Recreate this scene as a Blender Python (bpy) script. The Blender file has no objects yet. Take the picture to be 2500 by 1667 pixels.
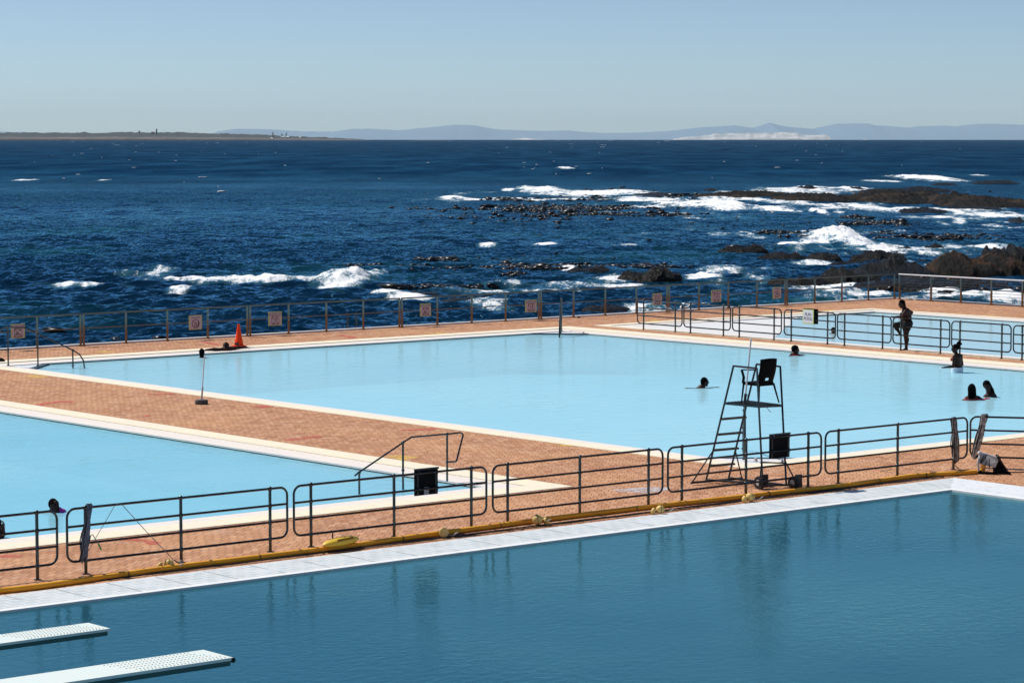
import bpy, math, random
import numpy as np
from mathutils import Vector, Matrix
random.seed(7); rng = np.random.default_rng(7)
C = bpy.context.scene.collection
PI = math.pi

# ------------------------------------------------------------------ camera model (full-size photo pixels)
F = 6581.; CX = 1250.; CY = 833.5; H = 7.0; YH = 330.
PITCH = math.atan((CY-YH)/F); TH = math.radians(49.94)
VF = Vector((math.cos(TH)*math.cos(PITCH), math.sin(TH)*math.cos(PITCH), -math.sin(PITCH)))
VR = Vector((math.sin(TH), -math.cos(TH), 0))
VU = Vector((math.cos(TH)*math.sin(PITCH), math.sin(TH)*math.sin(PITCH), math.cos(PITCH)))
VH = Vector((math.cos(TH), math.sin(TH), 0))
CAM = Vector((0, 0, H))
def ray(x, y): return VF + VR*((x-CX)/F) - VU*((y-CY)/F)
def at(x, y, z=0.):
    d = ray(x, y); t = (z-H)/d.z; return CAM + d*t
def atX(x, y, X):
    d = ray(x, y); return CAM + d*(X/d.x)
def atY(x, y, Y):
    d = ray(x, y); return CAM + d*(Y/d.y)
ZS = -3.0           # sea level near the wall
RE = 6.371e6
def seaz(r): return ZS - r*r/(2*RE)

# ------------------------------------------------------------------ materials
def mat(name, col, rough=.6, metal=0., spec=.5, **kw):
    m = bpy.data.materials.new(name); m.use_nodes = True
    b = m.node_tree.nodes['Principled BSDF']
    b.inputs['Base Color'].default_value = (*col, 1)
    b.inputs['Roughness'].default_value = rough
    b.inputs['Metallic'].default_value = metal
    b.inputs['Specular IOR Level'].default_value = spec
    for k, v in kw.items(): b.inputs[k.replace('_', ' ')].default_value = v
    return m
class NT:
    def __init__(s, m): s.t = m.node_tree; s.b = s.t.nodes.get('Principled BSDF')
    def n(s, typ, **kw):
        o = s.t.nodes.new(typ)
        for k, v in kw.items(): setattr(o, k, v)
        return o
    def l(s, a, b): s.t.links.new(a, b)
    def put(s, sock, v):
        if isinstance(v, (int, float)): sock.default_value = v
        elif isinstance(v, (tuple, list)): sock.default_value = (*v, 1) if len(v) == 3 and sock.type == 'RGBA' else v
        else: s.l(v, sock)
    def m(s, op, a, b=0., c=0., clamp=False):
        o = s.n('ShaderNodeMath', operation=op); o.use_clamp = clamp
        s.put(o.inputs[0], a); s.put(o.inputs[1], b)
        if len(o.inputs) > 2: s.put(o.inputs[2], c)
        return o.outputs[0]
    def ramp(s, fac, a, b, clamp=True):     # map a..b -> 0..1
        o = s.n('ShaderNodeMapRange'); s.put(o.inputs[0], fac); s.put(o.inputs[1], a); s.put(o.inputs[2], b)
        o.inputs[3].default_value = 0; o.inputs[4].default_value = 1; o.clamp = clamp
        return o.outputs[0]
    def mix(s, fac, a, b):
        o = s.n('ShaderNodeMix', data_type='RGBA'); s.put(o.inputs[0], fac); s.put(o.inputs[6], a); s.put(o.inputs[7], b)
        return o.outputs[2]
    def pos(s): return s.n('ShaderNodeNewGeometry').outputs['Position']
    def obj(s): return s.n('ShaderNodeTexCoord').outputs['Object']
    def mapv(s, v, scale=(1, 1, 1), rot=(0, 0, 0)):
        o = s.n('ShaderNodeMapping'); s.l(v, o.inputs[0]); o.inputs['Scale'].default_value = scale; o.inputs['Rotation'].default_value = rot
        return o.outputs[0]
    def noise(s, v, scale, detail=3, rough=.5, dim='3D'):
        o = s.n('ShaderNodeTexNoise', noise_dimensions=dim); s.l(v, o.inputs['Vector'])
        o.inputs['Scale'].default_value = scale; o.inputs['Detail'].default_value = detail; o.inputs['Roughness'].default_value = rough
        return o.outputs[0]
    def bump(s, h, strength, dist=.1, prev=None):
        o = s.n('ShaderNodeBump'); s.put(o.inputs['Strength'], strength); o.inputs['Distance'].default_value = dist
        s.l(h, o.inputs['Height'])
        if prev is not None: s.l(prev, o.inputs['Normal'])
        return o.outputs[0]

def varied(name, a, b, scale=4., rough=.6, bump=0., **kw):
    m = mat(name, a, rough, **kw); t = NT(m)
    f = t.noise(t.obj(), scale, 4, .6)
    t.put(t.b.inputs['Base Color'], t.mix(t.ramp(f, .35, .65), a, b))
    if bump: t.l(t.bump(f, bump, .02), t.b.inputs['Normal'])
    return m

STEEL = mat('steel_tube', (.12, .14, .15), .24, 1.)
t = NT(STEEL); f = t.noise(t.obj(), 6, 4, .6)
t.put(t.b.inputs['Base Color'], t.mix(t.ramp(f, .4, .7), (.085, .105, .11), (.05, .046, .042)))
t.put(t.b.inputs['Roughness'], t.m('MULTIPLY_ADD', f, .2, .15))
SEASTEEL = mat('weathered_steel', (.3, .24, .18), .42, .85)
t = NT(SEASTEEL); f = t.noise(t.obj(), 2.3, 5, .7)
sz_ = t.n('ShaderNodeSeparateXYZ'); t.l(t.pos(), sz_.inputs[0])
rust = t.ramp(t.m('ADD', sz_.outputs[2], t.m('MULTIPLY', t.m('SUBTRACT', f, .5), 1.1)), .45, .75)
t.put(t.b.inputs['Base Color'], t.mix(rust, (.24, .115, .045), (.17, .23, .21)))
DARKSTEEL = mat('dark_steel', (.09, .085, .08), .35, .9)
WHITEPAINT = varied('white_paint', (.78, .80, .82), (.62, .66, .70), 9, .35)
BLACK = varied('black_plastic', (.003, .003, .004), (.006, .006, .007), 12, .75, spec=.1)
BLACKMET = varied('black_metal', (.012, .012, .014), (.03, .028, .025), 12, .45)
YELLOW = varied('yellow_pipe', (1., .47, .02), (.90, .36, .012), 3, .6)
NT(YELLOW)
YELCAN = varied('yellow_float', (.85, .56, .05), (.75, .45, .03), 8, .45)
CREAM = varied('cream_float', (.80, .56, .18), (.62, .40, .11), 10, .55)
ORANGE = varied('orange_cone', (.92, .060, .008), (.80, .045, .006), 14, .7, spec=.15)
ROPE_G = varied('grey_rope', (.42, .40, .36), (.05, .045, .04), 14, .8)
ROPE_W = varied('pale_rope', (.80, .76, .72), (.10, .09, .08), 14, .8)
ROPE_N = varied('navy_rope', (.012, .02, .05), (.26, .30, .38), 60, .8)
ROPE_GR = mat('green_rope', (.02, .30, .10), .7)
GREYBOX = varied('grey_housing', (.56, .55, .54), (.45, .45, .45), 8, .5)
SIGNW = varied('sign_face', (.62, .47, .50), (.55, .42, .45), 20, .5)
SIGNY = mat('sign_border', (.50, .50, .12), .5)
FUNW = mat('board_face', (.80, .79, .86), .4)
FUNY = mat('board_border', (.62, .76, .26), .4)
INKR = mat('sign_red', (.14, .01, .02), .5)
INK = mat('sign_ink', (.012, .012, .02), .5)
RUBBER = mat('rubber', (.015, .015, .015), .7)
STONE_G = varied('concrete_base', (.06, .06, .065), (.10, .10, .10), 10, .9)
BOARD = mat('board_white', (.66, .80, .76), .5)
t = NT(BOARD); f = t.noise(t.mapv(t.obj(), (.7, 12, 3)), 2.0, 4, .6)
t.put(t.b.inputs['Base Color'], t.mix(t.ramp(f, .35, .65), (.68, .82, .79), (.76, .78, .74)))
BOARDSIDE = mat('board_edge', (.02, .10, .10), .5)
SKIN = varied('skin', (.045, .012, .006), (.022, .006, .0035), 30, .5, spec=.22)
HAIR = mat('hair', (.0015, .0014, .0014), .85, spec=.05)
CL_BLACK = mat('black_swimwear', (.008, .008, .010), .6, spec=.2)
CL_WHITE = mat('white_swimwear', (.78, .80, .86), .6)
CL_RED = mat('red_swimwear', (.50, .03, .02), .6)
CL_PURPLE = mat('purple_swimwear', (.42, .03, .32), .55)
CL_PINK = mat('pink_board', (.04, .008, .010), .6)
GULLW = mat('gull_white', (.8, .8, .8), .7); GULLG = mat('gull_grey', (.10, .10, .11), .7); BEAK = mat('beak', (.6, .3, .03), .5)

# brick paving, bricks laid at 45 degrees to the pools
DECK = mat('brick_paving', (.5, .26, .15), .85, spec=.2); t = NT(DECK)
p = t.pos()
sep = t.n('ShaderNodeSeparateXYZ'); t.l(p, sep.inputs[0])
U = t.m('DIVIDE', t.m('SUBTRACT', sep.outputs[0], sep.outputs[1]), math.sqrt(2)*.145)
V = t.m('DIVIDE', t.m('ADD', sep.outputs[0], sep.outputs[1]), math.sqrt(2)*.29)
wob = t.noise(p, 1.3, 2); U = t.m('ADD', U, t.m('MULTIPLY', wob, .5)); V = t.m('ADD', V, t.m('MULTIPLY', wob, .4))
row = t.m('FLOOR', V); U2 = t.m('ADD', U, t.m('MULTIPLY', row, .5))
jit = t.n('ShaderNodeTexWhiteNoise', noise_dimensions='1D'); t.l(row, jit.inputs['W'])
U2 = t.m('ADD', U2, t.m('MULTIPLY', jit.outputs[0], .25))
cell = t.m('FLOOR', U2); fu = t.m('FRACT', U2); fv = t.m('FRACT', V)
cmb = t.n('ShaderNodeCombineXYZ'); t.l(cell, cmb.inputs[0]); t.l(row, cmb.inputs[1])
wn = t.n('ShaderNodeTexWhiteNoise', noise_dimensions='2D'); t.l(cmb.outputs[0], wn.inputs['Vector'])
big = t.noise(p, .35, 3); med = t.noise(p, 2.5, 5, .7); fine = t.noise(p, 22., 3, .7)
c1 = t.mix(wn.outputs[0], (.34, .150, .080), (.63, .360, .225))
c2 = t.mix(t.ramp(med, .35, .7), c1, (.48, .235, .118))
c3 = t.mix(t.m('MULTIPLY', t.ramp(big, .45, .75), .55), c2, (.66, .36, .18))
gu = t.ramp(t.m('ABSOLUTE', t.m('SUBTRACT', fu, .5)), .42, .48)
gv = t.m('MULTIPLY', t.ramp(t.m('ABSOLUTE', t.m('SUBTRACT', fv, .5)), .455, .49), .6)
g = t.m('MULTIPLY', t.m('MAXIMUM', gu, gv), t.ramp(t.noise(p, 3.1, 3), .25, .46))
c4 = t.mix(t.m('MULTIPLY', g, .72), c3, (.10, .045, .03))
st1 = t.noise(p, .9, 5, .75); c4 = t.mix(t.m('MULTIPLY', t.ramp(st1, .56, .70), .4), c4, (.62, .47, .36)); st2 = t.noise(t.mapv(p, (.5, 1.3, 1)), .8, 5, .7); c4 = t.mix(t.m('MULTIPLY', t.ramp(st2, .58, .70), .35), c4, (.24, .10, .055))
c5 = t.mix(t.m('MULTIPLY', t.ramp(fine, .55, .8), .3), c4, (.30, .15, .09))
t.put(t.b.inputs['Base Color'], c5)
t.l(t.bump(t.m('SUBTRACT', t.m('MULTIPLY', fine, .3), g), .5, .01), t.b.inputs['Normal'])

def coping_mat(name, a, b, c):
    m = mat(name, a, .8, spec=.25); t = NT(m); p = t.pos()
    n1 = t.noise(p, .9, 4, .6); n2 = t.noise(p, 7, 4, .7)
    col = t.mix(t.ramp(n1, .4, .66), a, b)
    col = t.mix(t.m('MULTIPLY', t.ramp(n2, .54, .74), .6), col, c)
    sp = t.n('ShaderNodeSeparateXYZ'); t.l(p, sp.inputs[0])
    j = t.m('MINIMUM', t.m('ABSOLUTE', t.m('SUBTRACT', t.m('FRACT', t.m('MULTIPLY', sp.outputs[0], .62)), .5)),
            t.m('ABSOLUTE', t.m('SUBTRACT', t.m('FRACT', t.m('MULTIPLY', sp.outputs[1], .62)), .5)))
    jf = t.m('MULTIPLY', t.m('SUBTRACT', 1., t.ramp(j, .004, .012)), .35)
    col = t.mix(jf, col, c)
    t.put(t.b.inputs['Base Color'], col)
    t.l(t.bump(n2, .3, .01), t.b.inputs['Normal']); return m
COPE = coping_mat('cream_coping', (.80, .73, .58), (.84, .76, .58), (.62, .50, .36))
LEDGE = coping_mat('pale_ledge', (.76, .70, .67), (.80, .73, .66), (.62, .52, .45))
KERBW = coping_mat('white_kerb', (.78, .76, .76), (.66, .62, .60), (.4, .33, .28))

FCOPE = mat('blue_white_coping', (.6, .7, .8), .6, spec=.35); t = NT(FCOPE); p = t.pos()
bt = t.n('ShaderNodeTexBrick'); bt.offset = .5
t.l(p, bt.inputs['Vector']); bt.inputs['Scale'].default_value = 1.; bt.inputs['Brick Width'].default_value = .27; bt.inputs['Row Height'].default_value = .2
bt.inputs['Mortar Size'].default_value = .016; bt.inputs['Mortar Smooth'].default_value = .3
bt.inputs['Color1'].default_value = (.49, .55, .58, 1); bt.inputs['Color2'].default_value = (.55, .60, .62, 1); bt.inputs['Mortar'].default_value = (.74, .76, .77, 1)
n1 = t.noise(p, 1.7, 4, .65); n2 = t.noise(p, 9, 4, .7)
col = t.mix(t.m('MULTIPLY', t.ramp(n1, .45, .62), .65), bt.outputs['Color'], (.68, .72, .75))
col = t.mix(t.m('MULTIPLY', t.ramp(n2, .58, .74), .5), col, (.34, .36, .36))
sp = t.n('ShaderNodeSeparateXYZ'); t.l(p, sp.inputs[0])
fr = t.m('FRACT', t.m('MULTIPLY', sp.outputs[0], 1/.9)); ab = t.m('ABSOLUTE', t.m('SUBTRACT', fr, .5))
jl = t.m('MULTIPLY', t.m('SUBTRACT', 1., t.ramp(ab, .008, .02)), t.ramp(t.noise(p, 2.2, 2), .36, .5))
col = t.mix(t.m('MULTIPLY', jl, .8), col, (.10, .09, .08))
t.put(t.b.inputs['Base Color'], col); t.l(t.bump(bt.outputs['Fac'], -.2, .01), t.b.inputs['Normal'])
FCOPER = coping_mat('white_coping_return', (.72, .74, .78), (.66, .70, .76), (.3, .3, .3))
FLIP = coping_mat('white_pool_lip', (.82, .82, .82), (.76, .78, .80), (.55, .53, .5))
TILE = mat('blue_tile', (.10, .32, .50), .3)
t = NT(TILE); bt = t.n('ShaderNodeTexBrick'); t.l(t.pos(), bt.inputs['Vector']); bt.inputs['Scale'].default_value = 8.
bt.inputs['Color1'].default_value = (.07, .25, .42, 1); bt.inputs['Color2'].default_value = (.16, .40, .58, 1); bt.inputs['Mortar'].default_value = (.4, .55, .62, 1)
t.put(t.b.inputs['Base Color'], bt.outputs['Color'])
POOLFLOOR = varied('pool_floor', (.62, .82, .86), (.58, .79, .85), .6, .8)
BEACHFLOOR = varied('pale_pool_floor', (.72, .71, .70), (.64, .66, .68), .8, .8)

def water(name, col, col2, clear, gloss, ripple, rscale=(1, 1, 1), rough=.06, nscale=2.6, ior=1.33):
    m = mat(name, col, rough); t = NT(m); p = t.pos(); nd = m.node_tree.nodes; nd.remove(t.b)
    df = t.n('ShaderNodeBsdfDiffuse'); gl = t.n('ShaderNodeBsdfGlossy'); gl.inputs['Color'].default_value = (*gloss, 1); gl.inputs['Roughness'].default_value = rough
    n0 = t.noise(t.mapv(p, (.12, .12, .12)), 1., 3, .5)
    stk = t.noise(t.mapv(p, (.35, 2.2, 1), (0, 0, -TH)), 1.2, 4, .65)
    cm = t.mix(t.ramp(n0, .35, .65), col, col2)
    t.put(df.inputs['Color'], t.mix(t.m('MULTIPLY', t.ramp(stk, .52, .72), .35), cm, tuple(q*w for q, w in zip(col, (.72, .88, .97)))))  # ripple shading painted into the body colour as darker streaks
    rv = t.mapv(p, rscale, (0, 0, -TH))
    n1 = t.noise(rv, nscale, 3, .55); n2 = t.noise(rv, nscale*4.2, 2, .5); n3 = t.noise(t.mapv(p, (.25, .25, .25)), 1, 2)
    hgt = t.m('ADD', n1, t.m('MULTIPLY', n2, .28))
    st = t.m('MULTIPLY', t.m('ADD', t.ramp(n3, .3, .7), .35), ripple)
    bp = t.bump(hgt, st, .12)
    fr = t.n('ShaderNodeFresnel'); fr.inputs['IOR'].default_value = ior; t.l(bp, fr.inputs['Normal']); t.l(bp, gl.inputs['Normal'])
    mx = t.n('ShaderNodeMixShader'); t.l(fr.outputs[0], mx.inputs[0]); t.l(gl.outputs[0], mx.inputs[2]); out = nd['Material Output']
    if clear > 0:
        tr = t.n('ShaderNodeBsdfTransparent'); tr.inputs[0].default_value = (.72, .93, .98, 1)
        m2 = t.n('ShaderNodeMixShader'); m2.inputs[0].default_value = clear
        t.l(df.outputs[0], m2.inputs[1]); t.l(tr.outputs[0], m2.inputs[2]); t.l(m2.outputs[0], mx.inputs[1])
    else: t.l(df.outputs[0], mx.inputs[1])
    t.l(mx.outputs[0], out.inputs[0]); return m
W_BIG = water('pool_water', (.42, .76, .89), (.45, .78, .91), .28, (.75, .95, 1.), .14, ior=1.045)
W_LEFT = water('side_pool_water', (.28, .65, .81), (.34, .69, .84), .25, (.7, .95, 1.), .2, ior=1.08)
W_FUN = water('fun_pool_water', (.56, .82, .90), (.58, .84, .91), .2, (.8, .95, 1.), .09, ior=1.12)
W_FRONT = water('diving_pool_water', (.012, .078, .122), (.034, .125, .168), .0, (.60, 1., .98), .085, (1, 1.4, 1), .03, 4.2)

# ------------------------------------------------------------------ mesh helpers
ORG = {}
def finish(o, name, m, parent, loc=None, smooth=False, kind=None):
    o.data.materials.append(m)
    if parent is not None: o.parent = parent
    if kind: o['kind'] = kind
    if smooth:
        o.data.polygons.foreach_set('use_smooth', [True]*len(o.data.polygons))
        try: o.data.set_sharp_from_angle(angle=math.radians(40))
        except Exception: pass
    return o
class MB:
    def __init__(s): s.v = []; s.f = []
    def add(s, v, f):
        k = len(s.v); s.v += [tuple(x) for x in v]; s.f += [tuple(i+k for i in q) for q in f]
    def box(s, c, size, ax=None, ay=None, az=None):
        c = Vector(c); ax = Vector(ax or (1, 0, 0)).normalized()
        az = Vector(az or (0, 0, 1)).normalized(); ay = Vector(ay) if ay else az.cross(ax); ay.normalize()
        hx, hy, hz = [q/2 for q in size]; v = []
        for i in (-1, 1):
            for j in (-1, 1):
                for k in (-1, 1): v.append(c+ax*hx*i+ay*hy*j+az*hz*k)
        s.add(v, [(0, 1, 3, 2), (4, 6, 7, 5), (0, 4, 5, 1), (2, 3, 7, 6), (0, 2, 6, 4), (1, 5, 7, 3)])
        return s
    def bar(s, a, b, w, d):
        a = Vector(a); b = Vector(b); dr = (b-a); L = dr.length; dr.normalize()
        side = Vector((0, 0, 1)).cross(dr)
        if side.length < 1e-3: side = Vector((1, 0, 0))
        side.normalize(); up = dr.cross(side)
        return s.box((a+b)/2, (L, w, d), dr, side, up)
    def tube(s, pts, r, n=8, closed=False, r2=None):
        pts = [Vector(p) for p in pts]; N = len(pts); rings = []
        prev = None; v = []
        for i, p in enumerate(pts):
            if closed: d = (pts[(i+1) % N]-pts[i-1])
            else: d = pts[min(i+1, N-1)]-pts[max(i-1, 0)]
            d.normalize()
            if prev is None:
                a = Vector((0, 0, 1)) if abs(d.z) < .9 else Vector((1, 0, 0))
                x = d.cross(a).normalized()
            else:
                x = (prev - d*prev.dot(d)); 
                if x.length < 1e-6: x = d.cross(Vector((0, 0, 1)))
                x.normalize()
            prev = x; y = d.cross(x)
            rr = r if r2 is None else r+(r2-r)*i/max(1, N-1)
            for k in range(n):
                a = 2*PI*k/n; v.append(p+x*math.cos(a)*rr+y*math.sin(a)*rr)
        f = []
        for i in range(N if closed else N-1):
            j = (i+1) % N
            for k in range(n): f.append((i*n+k, i*n+(k+1) % n, j*n+(k+1) % n, j*n+k))
        if not closed:
            f.append(tuple(range(n))[::-1]); f.append(tuple((N-1)*n+k for k in range(n)))
        s.add(v, f); return s
    def sph(s, c, r, n=10, m=7, sc=(1, 1, 1)):
        c = Vector(c); v = [c+Vector((0, 0, r*sc[2]))]
        for i in range(1, m):
            for k in range(n):
                a = PI*i/m; b = 2*PI*k/n
                v.append(c+Vector((r*sc[0]*math.sin(a)*math.cos(b), r*sc[1]*math.sin(a)*math.sin(b), r*sc[2]*math.cos(a))))
        v.append(c-Vector((0, 0, r*sc[2]))); f = []
        for k in range(n): f.append((0, 1+k, 1+(k+1) % n)); f.append((len(v)-1, 1+(m-2)*n+(k+1) % n, 1+(m-2)*n+k))
        for i in range(m-2):
            for k in range(n): f.append((1+i*n+k, 1+(i+1)*n+k, 1+(i+1)*n+(k+1) % n, 1+i*n+(k+1) % n))
        s.add(v, f); return s
    def lathe(s, c, prof, n=20, axis=(0, 0, 1)):
        c = Vector(c); az = Vector(axis).normalized(); ax = az.orthogonal().normalized(); ay = az.cross(ax); v = []
        for r, z in prof:
            for k in range(n):
                a = 2*PI*k/n; v.append(c+ax*math.cos(a)*r+ay*math.sin(a)*r+az*z)
        f = []
        for i in range(len(prof)-1):
            for k in range(n): f.append((i*n+k, i*n+(k+1) % n, (i+1)*n+(k+1) % n, (i+1)*n+k))
        f.append(tuple(range(n))[::-1]); f.append(tuple((len(prof)-1)*n+k for k in range(n)))
        s.add(v, f); return s
    def prism(s, poly, z0, z1):
        n = len(poly); v = [(x, y, z0) for x, y in poly]+[(x, y, z1) for x, y in poly]
        f = [tuple(range(n))[::-1], tuple(range(n, 2*n))]+[(i, (i+1) % n, n+(i+1) % n, n+i) for i in range(n)]
        s.add(v, f); return s
    def build(s, name, m, parent=None, smooth=False, kind=None, off=None):
        o0 = Vector((0, 0, 0))
        if parent is not None: o0 = ORG.get(parent.name, Vector((0, 0, 0)))
        elif off is not None: o0 = Vector(off)
        me = bpy.data.meshes.new(name)
        me.from_pydata([(x-o0.x, y-o0.y, z-o0.z) for x, y, z in s.v], [], s.f); me.update()
        o = bpy.data.objects.new(name, me); C.objects.link(o)
        if parent is None and off is not None: o.location = o0
        ORG[o.name] = o0.copy()
        return finish(o, name, m, parent, smooth=smooth, kind=kind)
def npmesh(name, V, Fq, m, parent=None, smooth=True, kind=None, off=None):
    o0 = ORG.get(parent.name, Vector((0, 0, 0))) if parent is not None else Vector(off or (0, 0, 0))
    me = bpy.data.meshes.new(name)
    V = np.asarray(V, dtype=np.float32)-np.array(o0, dtype=np.float32); Fq = np.asarray(Fq, dtype=np.int32)
    me.vertices.add(len(V)); me.vertices.foreach_set('co', V.ravel())
    k = Fq.shape[1]
    me.loops.add(Fq.size); me.loops.foreach_set('vertex_index', Fq.ravel())
    me.polygons.add(len(Fq)); me.polygons.foreach_set('loop_start', np.arange(0, Fq.size, k, dtype=np.int32))
    me.polygons.foreach_set('loop_total', np.full(len(Fq), k, dtype=np.int32))
    me.update(calc_edges=True); me.validate()
    if smooth: me.polygons.foreach_set('use_smooth', np.ones(len(me.polygons), dtype=bool))
    me.materials.append(m)
    o = bpy.data.objects.new(name, me); C.objects.link(o)
    if parent is not None: o.parent = parent
    else: o.location = o0
    ORG[o.name] = o0.copy() if isinstance(o0, Vector) else Vector(o0)
    if kind: o['kind'] = kind
    return o
def thing(name, loc, label, cat, group=None):
    o = bpy.data.objects.new(name, None); C.objects.link(o); o.location = Vector(loc); o.empty_display_size = .2
    ORG[o.name] = Vector(loc); o['label'] = label; o['category'] = cat
    if group: o['group'] = group
    return o
def tag(o, label, cat, group=None):
    o['label'] = label; o['category'] = cat
    if group: o['group'] = group
    return o
def text_mesh(body, size, origin, right, up, name, m, parent, depth=.004, spacing=1.):
    cu = bpy.data.curves.new(name, 'FONT'); cu.body = body; cu.size = size; cu.align_x = 'CENTER'; cu.align_y = 'CENTER'; cu.extrude = depth/2
    cu.space_line = spacing
    tmp = bpy.data.objects.new(name, cu); C.objects.link(tmp)
    bpy.context.view_layer.update()
    dg = bpy.context.evaluated_depsgraph_get(); me = bpy.data.meshes.new_from_object(tmp.evaluated_get(dg))
    bpy.data.objects.remove(tmp); bpy.data.curves.remove(cu)
    r = Vector(right).normalized(); u = Vector(up).normalized(); n = r.cross(u); o0 = ORG[parent.name]
    for v in me.vertices:
        c = v.co.copy(); w = Vector(origin)+r*c.x+u*c.y+n*c.z; v.co = w-o0
    me.materials.clear(); me.materials.append(m); me.name = name
    o = bpy.data.objects.new(name, me); C.objects.link(o); o.parent = parent; ORG[o.name] = o0.copy(); return o

# value noise in numpy
_perm = rng.random((512, 512)).astype(np.float32)
def vnoise(x, y):
    xi = np.floor(x).astype(int); yi = np.floor(y).astype(int); fx = x-xi; fy = y-yi
    fx = fx*fx*(3-2*fx); fy = fy*fy*(3-2*fy)
    a = _perm[xi & 511, yi & 511]; b = _perm[(xi+1) & 511, yi & 511]; c = _perm[xi & 511, (yi+1) & 511]; d = _perm[(xi+1) & 511, (yi+1) & 511]
    return (a*(1-fx)+b*fx)*(1-fy)+(c*(1-fx)+d*fx)*fy
def fbm(x, y, o=4, g=.5):
    s = 0; a = 1; t = 0
    for i in range(o): s = s+a*vnoise(x*2**i+17*i, y*2**i+31*i); t += a; a *= g
    return s/t
# ================================================================== DECK AND POOLS
X1, Y1 = 86.9, 77.95
holes = {'front': (-30, -30, 42.17, 36.10), 'big': (40.05, 40.0, 65.1, 74.2), 'left': (10, 40.15, 35.35, 72), 'fun': (66.1, 40.0, 81.2, 74.0)}
def slab(name, outer, inner, z, m, thick=.3, kind='structure', cuts=()):
    xs = sorted({outer[0], outer[2]} | {q for h in inner for q in (h[0], h[2]) if outer[0] < q < outer[2]})
    ys = sorted({outer[1], outer[3]} | {q for h in inner for q in (h[1], h[3]) if outer[1] < q < outer[3]})
    b = MB(); vi = {}; f = []
    inside = lambda x, y: any(h[0] < x < h[2] and h[1] < y < h[3] for h in inner)
    solid = set()
    for i in range(len(xs)-1):
        for j in range(len(ys)-1):
            if not inside((xs[i]+xs[i+1])/2, (ys[j]+ys[j+1])/2): solid.add((i, j))
    def V(i, j, top):
        k = (i, j, top)
        if k not in vi: vi[k] = len(b.v); b.v.append((xs[i], ys[j], z if top else z-thick))
        return vi[k]
    for i, j in solid:
        b.f.append((V(i, j, 1), V(i+1, j, 1), V(i+1, j+1, 1), V(i, j+1, 1)))
        b.f.append((V(i, j, 0), V(i, j+1, 0), V(i+1, j+1, 0), V(i+1, j, 0)))
        for (di, dj, a, c) in ((-1, 0, (i, j+1), (i, j)), (1, 0, (i+1, j), (i+1, j+1)), (0, -1, (i, j), (i+1, j)), (0, 1, (i+1, j+1), (i, j+1))):
            if (i+di, j+dj) not in solid: b.f.append((V(*a, 1), V(*a, 0), V(*c, 0), V(*c, 1)))
    return b.build(name, m, kind=kind)
slab('deck', (-30, -30, X1, Y1-.2), list(holes.values()), 0., DECK)
slab('sea_wall', (-30.01, -30.01, X1+.35, Y1+.35), [(-30.02, -30.02, X1-.002, Y1-.202)], -.06, varied('sea_wall_concrete', (.42, .36, .33), (.20, .16, .14), 1.5, .9), 5.)
slab('kerb', (-30, Y1-.2, X1+.02, Y1), [], .06, KERBW, .2)
slab('kerb', (X1, -30, X1+.16, Y1-.2), [], .06, KERBW, .2)
def pool(nm, outer, mid, wat, copem, ledgem, wz, wm, depth, floorm=POOLFLOOR, floor=True):
    slab('coping', outer, [mid], .012, copem, .25)
    slab('pool_ledge', mid, [wat], -.012, ledgem, .25)
    slab('pool_wall', (wat[0]-.1, wat[1]-.1, wat[2]+.1, wat[3]+.1), [wat], -.05, TILE, .10)
    slab('pool_wall', (wat[0]-.1, wat[1]-.1, wat[2]+.1, wat[3]+.1), [(wat[0]-.003, wat[1]-.003, wat[2]+.003, wat[3]+.003)], -.151, floorm, depth)
    if floor: slab('pool_floor', (wat[0]-.1, wat[1]-.1, wat[2]+.1, wat[3]+.1), [], -depth-.02, floorm, .2)
    b = MB(); x0, y0, x1, y1 = wat
    b.add([(x0+.002, y0+.002, wz), (x1-.002, y0+.002, wz), (x1-.002, y1-.002, wz), (x0+.002, y1-.002, wz)], [(0, 1, 2, 3)])
    return b.build('pool_water', wm, kind='structure')
WB = (40.98, 40.72, 63.5, 72.72); WL = (10.9, 41.35, 34.05, 71.2); WF = (67.1, 41, 80.2, 72.9)
pool('big', holes['big'], (40.55, 40.38, 64.2, 73.5), WB, COPE, LEDGE, -.07, W_BIG, 1.3)
pool('left', holes['left'], (10.5, 40.8, 34.7, 71.6), WL, COPE, LEDGE, -.07, W_LEFT, 1.3)
# fun pool with a beach that rises out of the water at its far-left end
pool('fun', holes['fun'], (66.45, 40.6, 80.8, 73.5), WF, COPE, LEDGE, -.07, W_FUN, .9, floor=False)
b = MB(); nx_, ny_ = 27, 65
for i in range(nx_):
    for j in range(ny_):
        x = 67.1+13.1*i/(nx_-1); y = 41+31.9*j/(ny_-1); s_ = (x-67.1)/8.6+(72.9-y)/7.2
        z = -.016-.045*s_ if s_ < 1 else max(-.07-.30*(s_-1), -.95)
        z = max(z, -.07-.55*max(0, 80.2-x-.3)) if x > 77.5 and s_ > 1 else z
        b.v.append((x, y, min(z, -.016)))
b.f = [(i*ny_+j, (i+1)*ny_+j, (i+1)*ny_+j+1, i*ny_+j+1) for i in range(nx_-1) for j in range(ny_-1)]
b.build('beach_floor', BEACHFLOOR, kind='structure')
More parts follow.
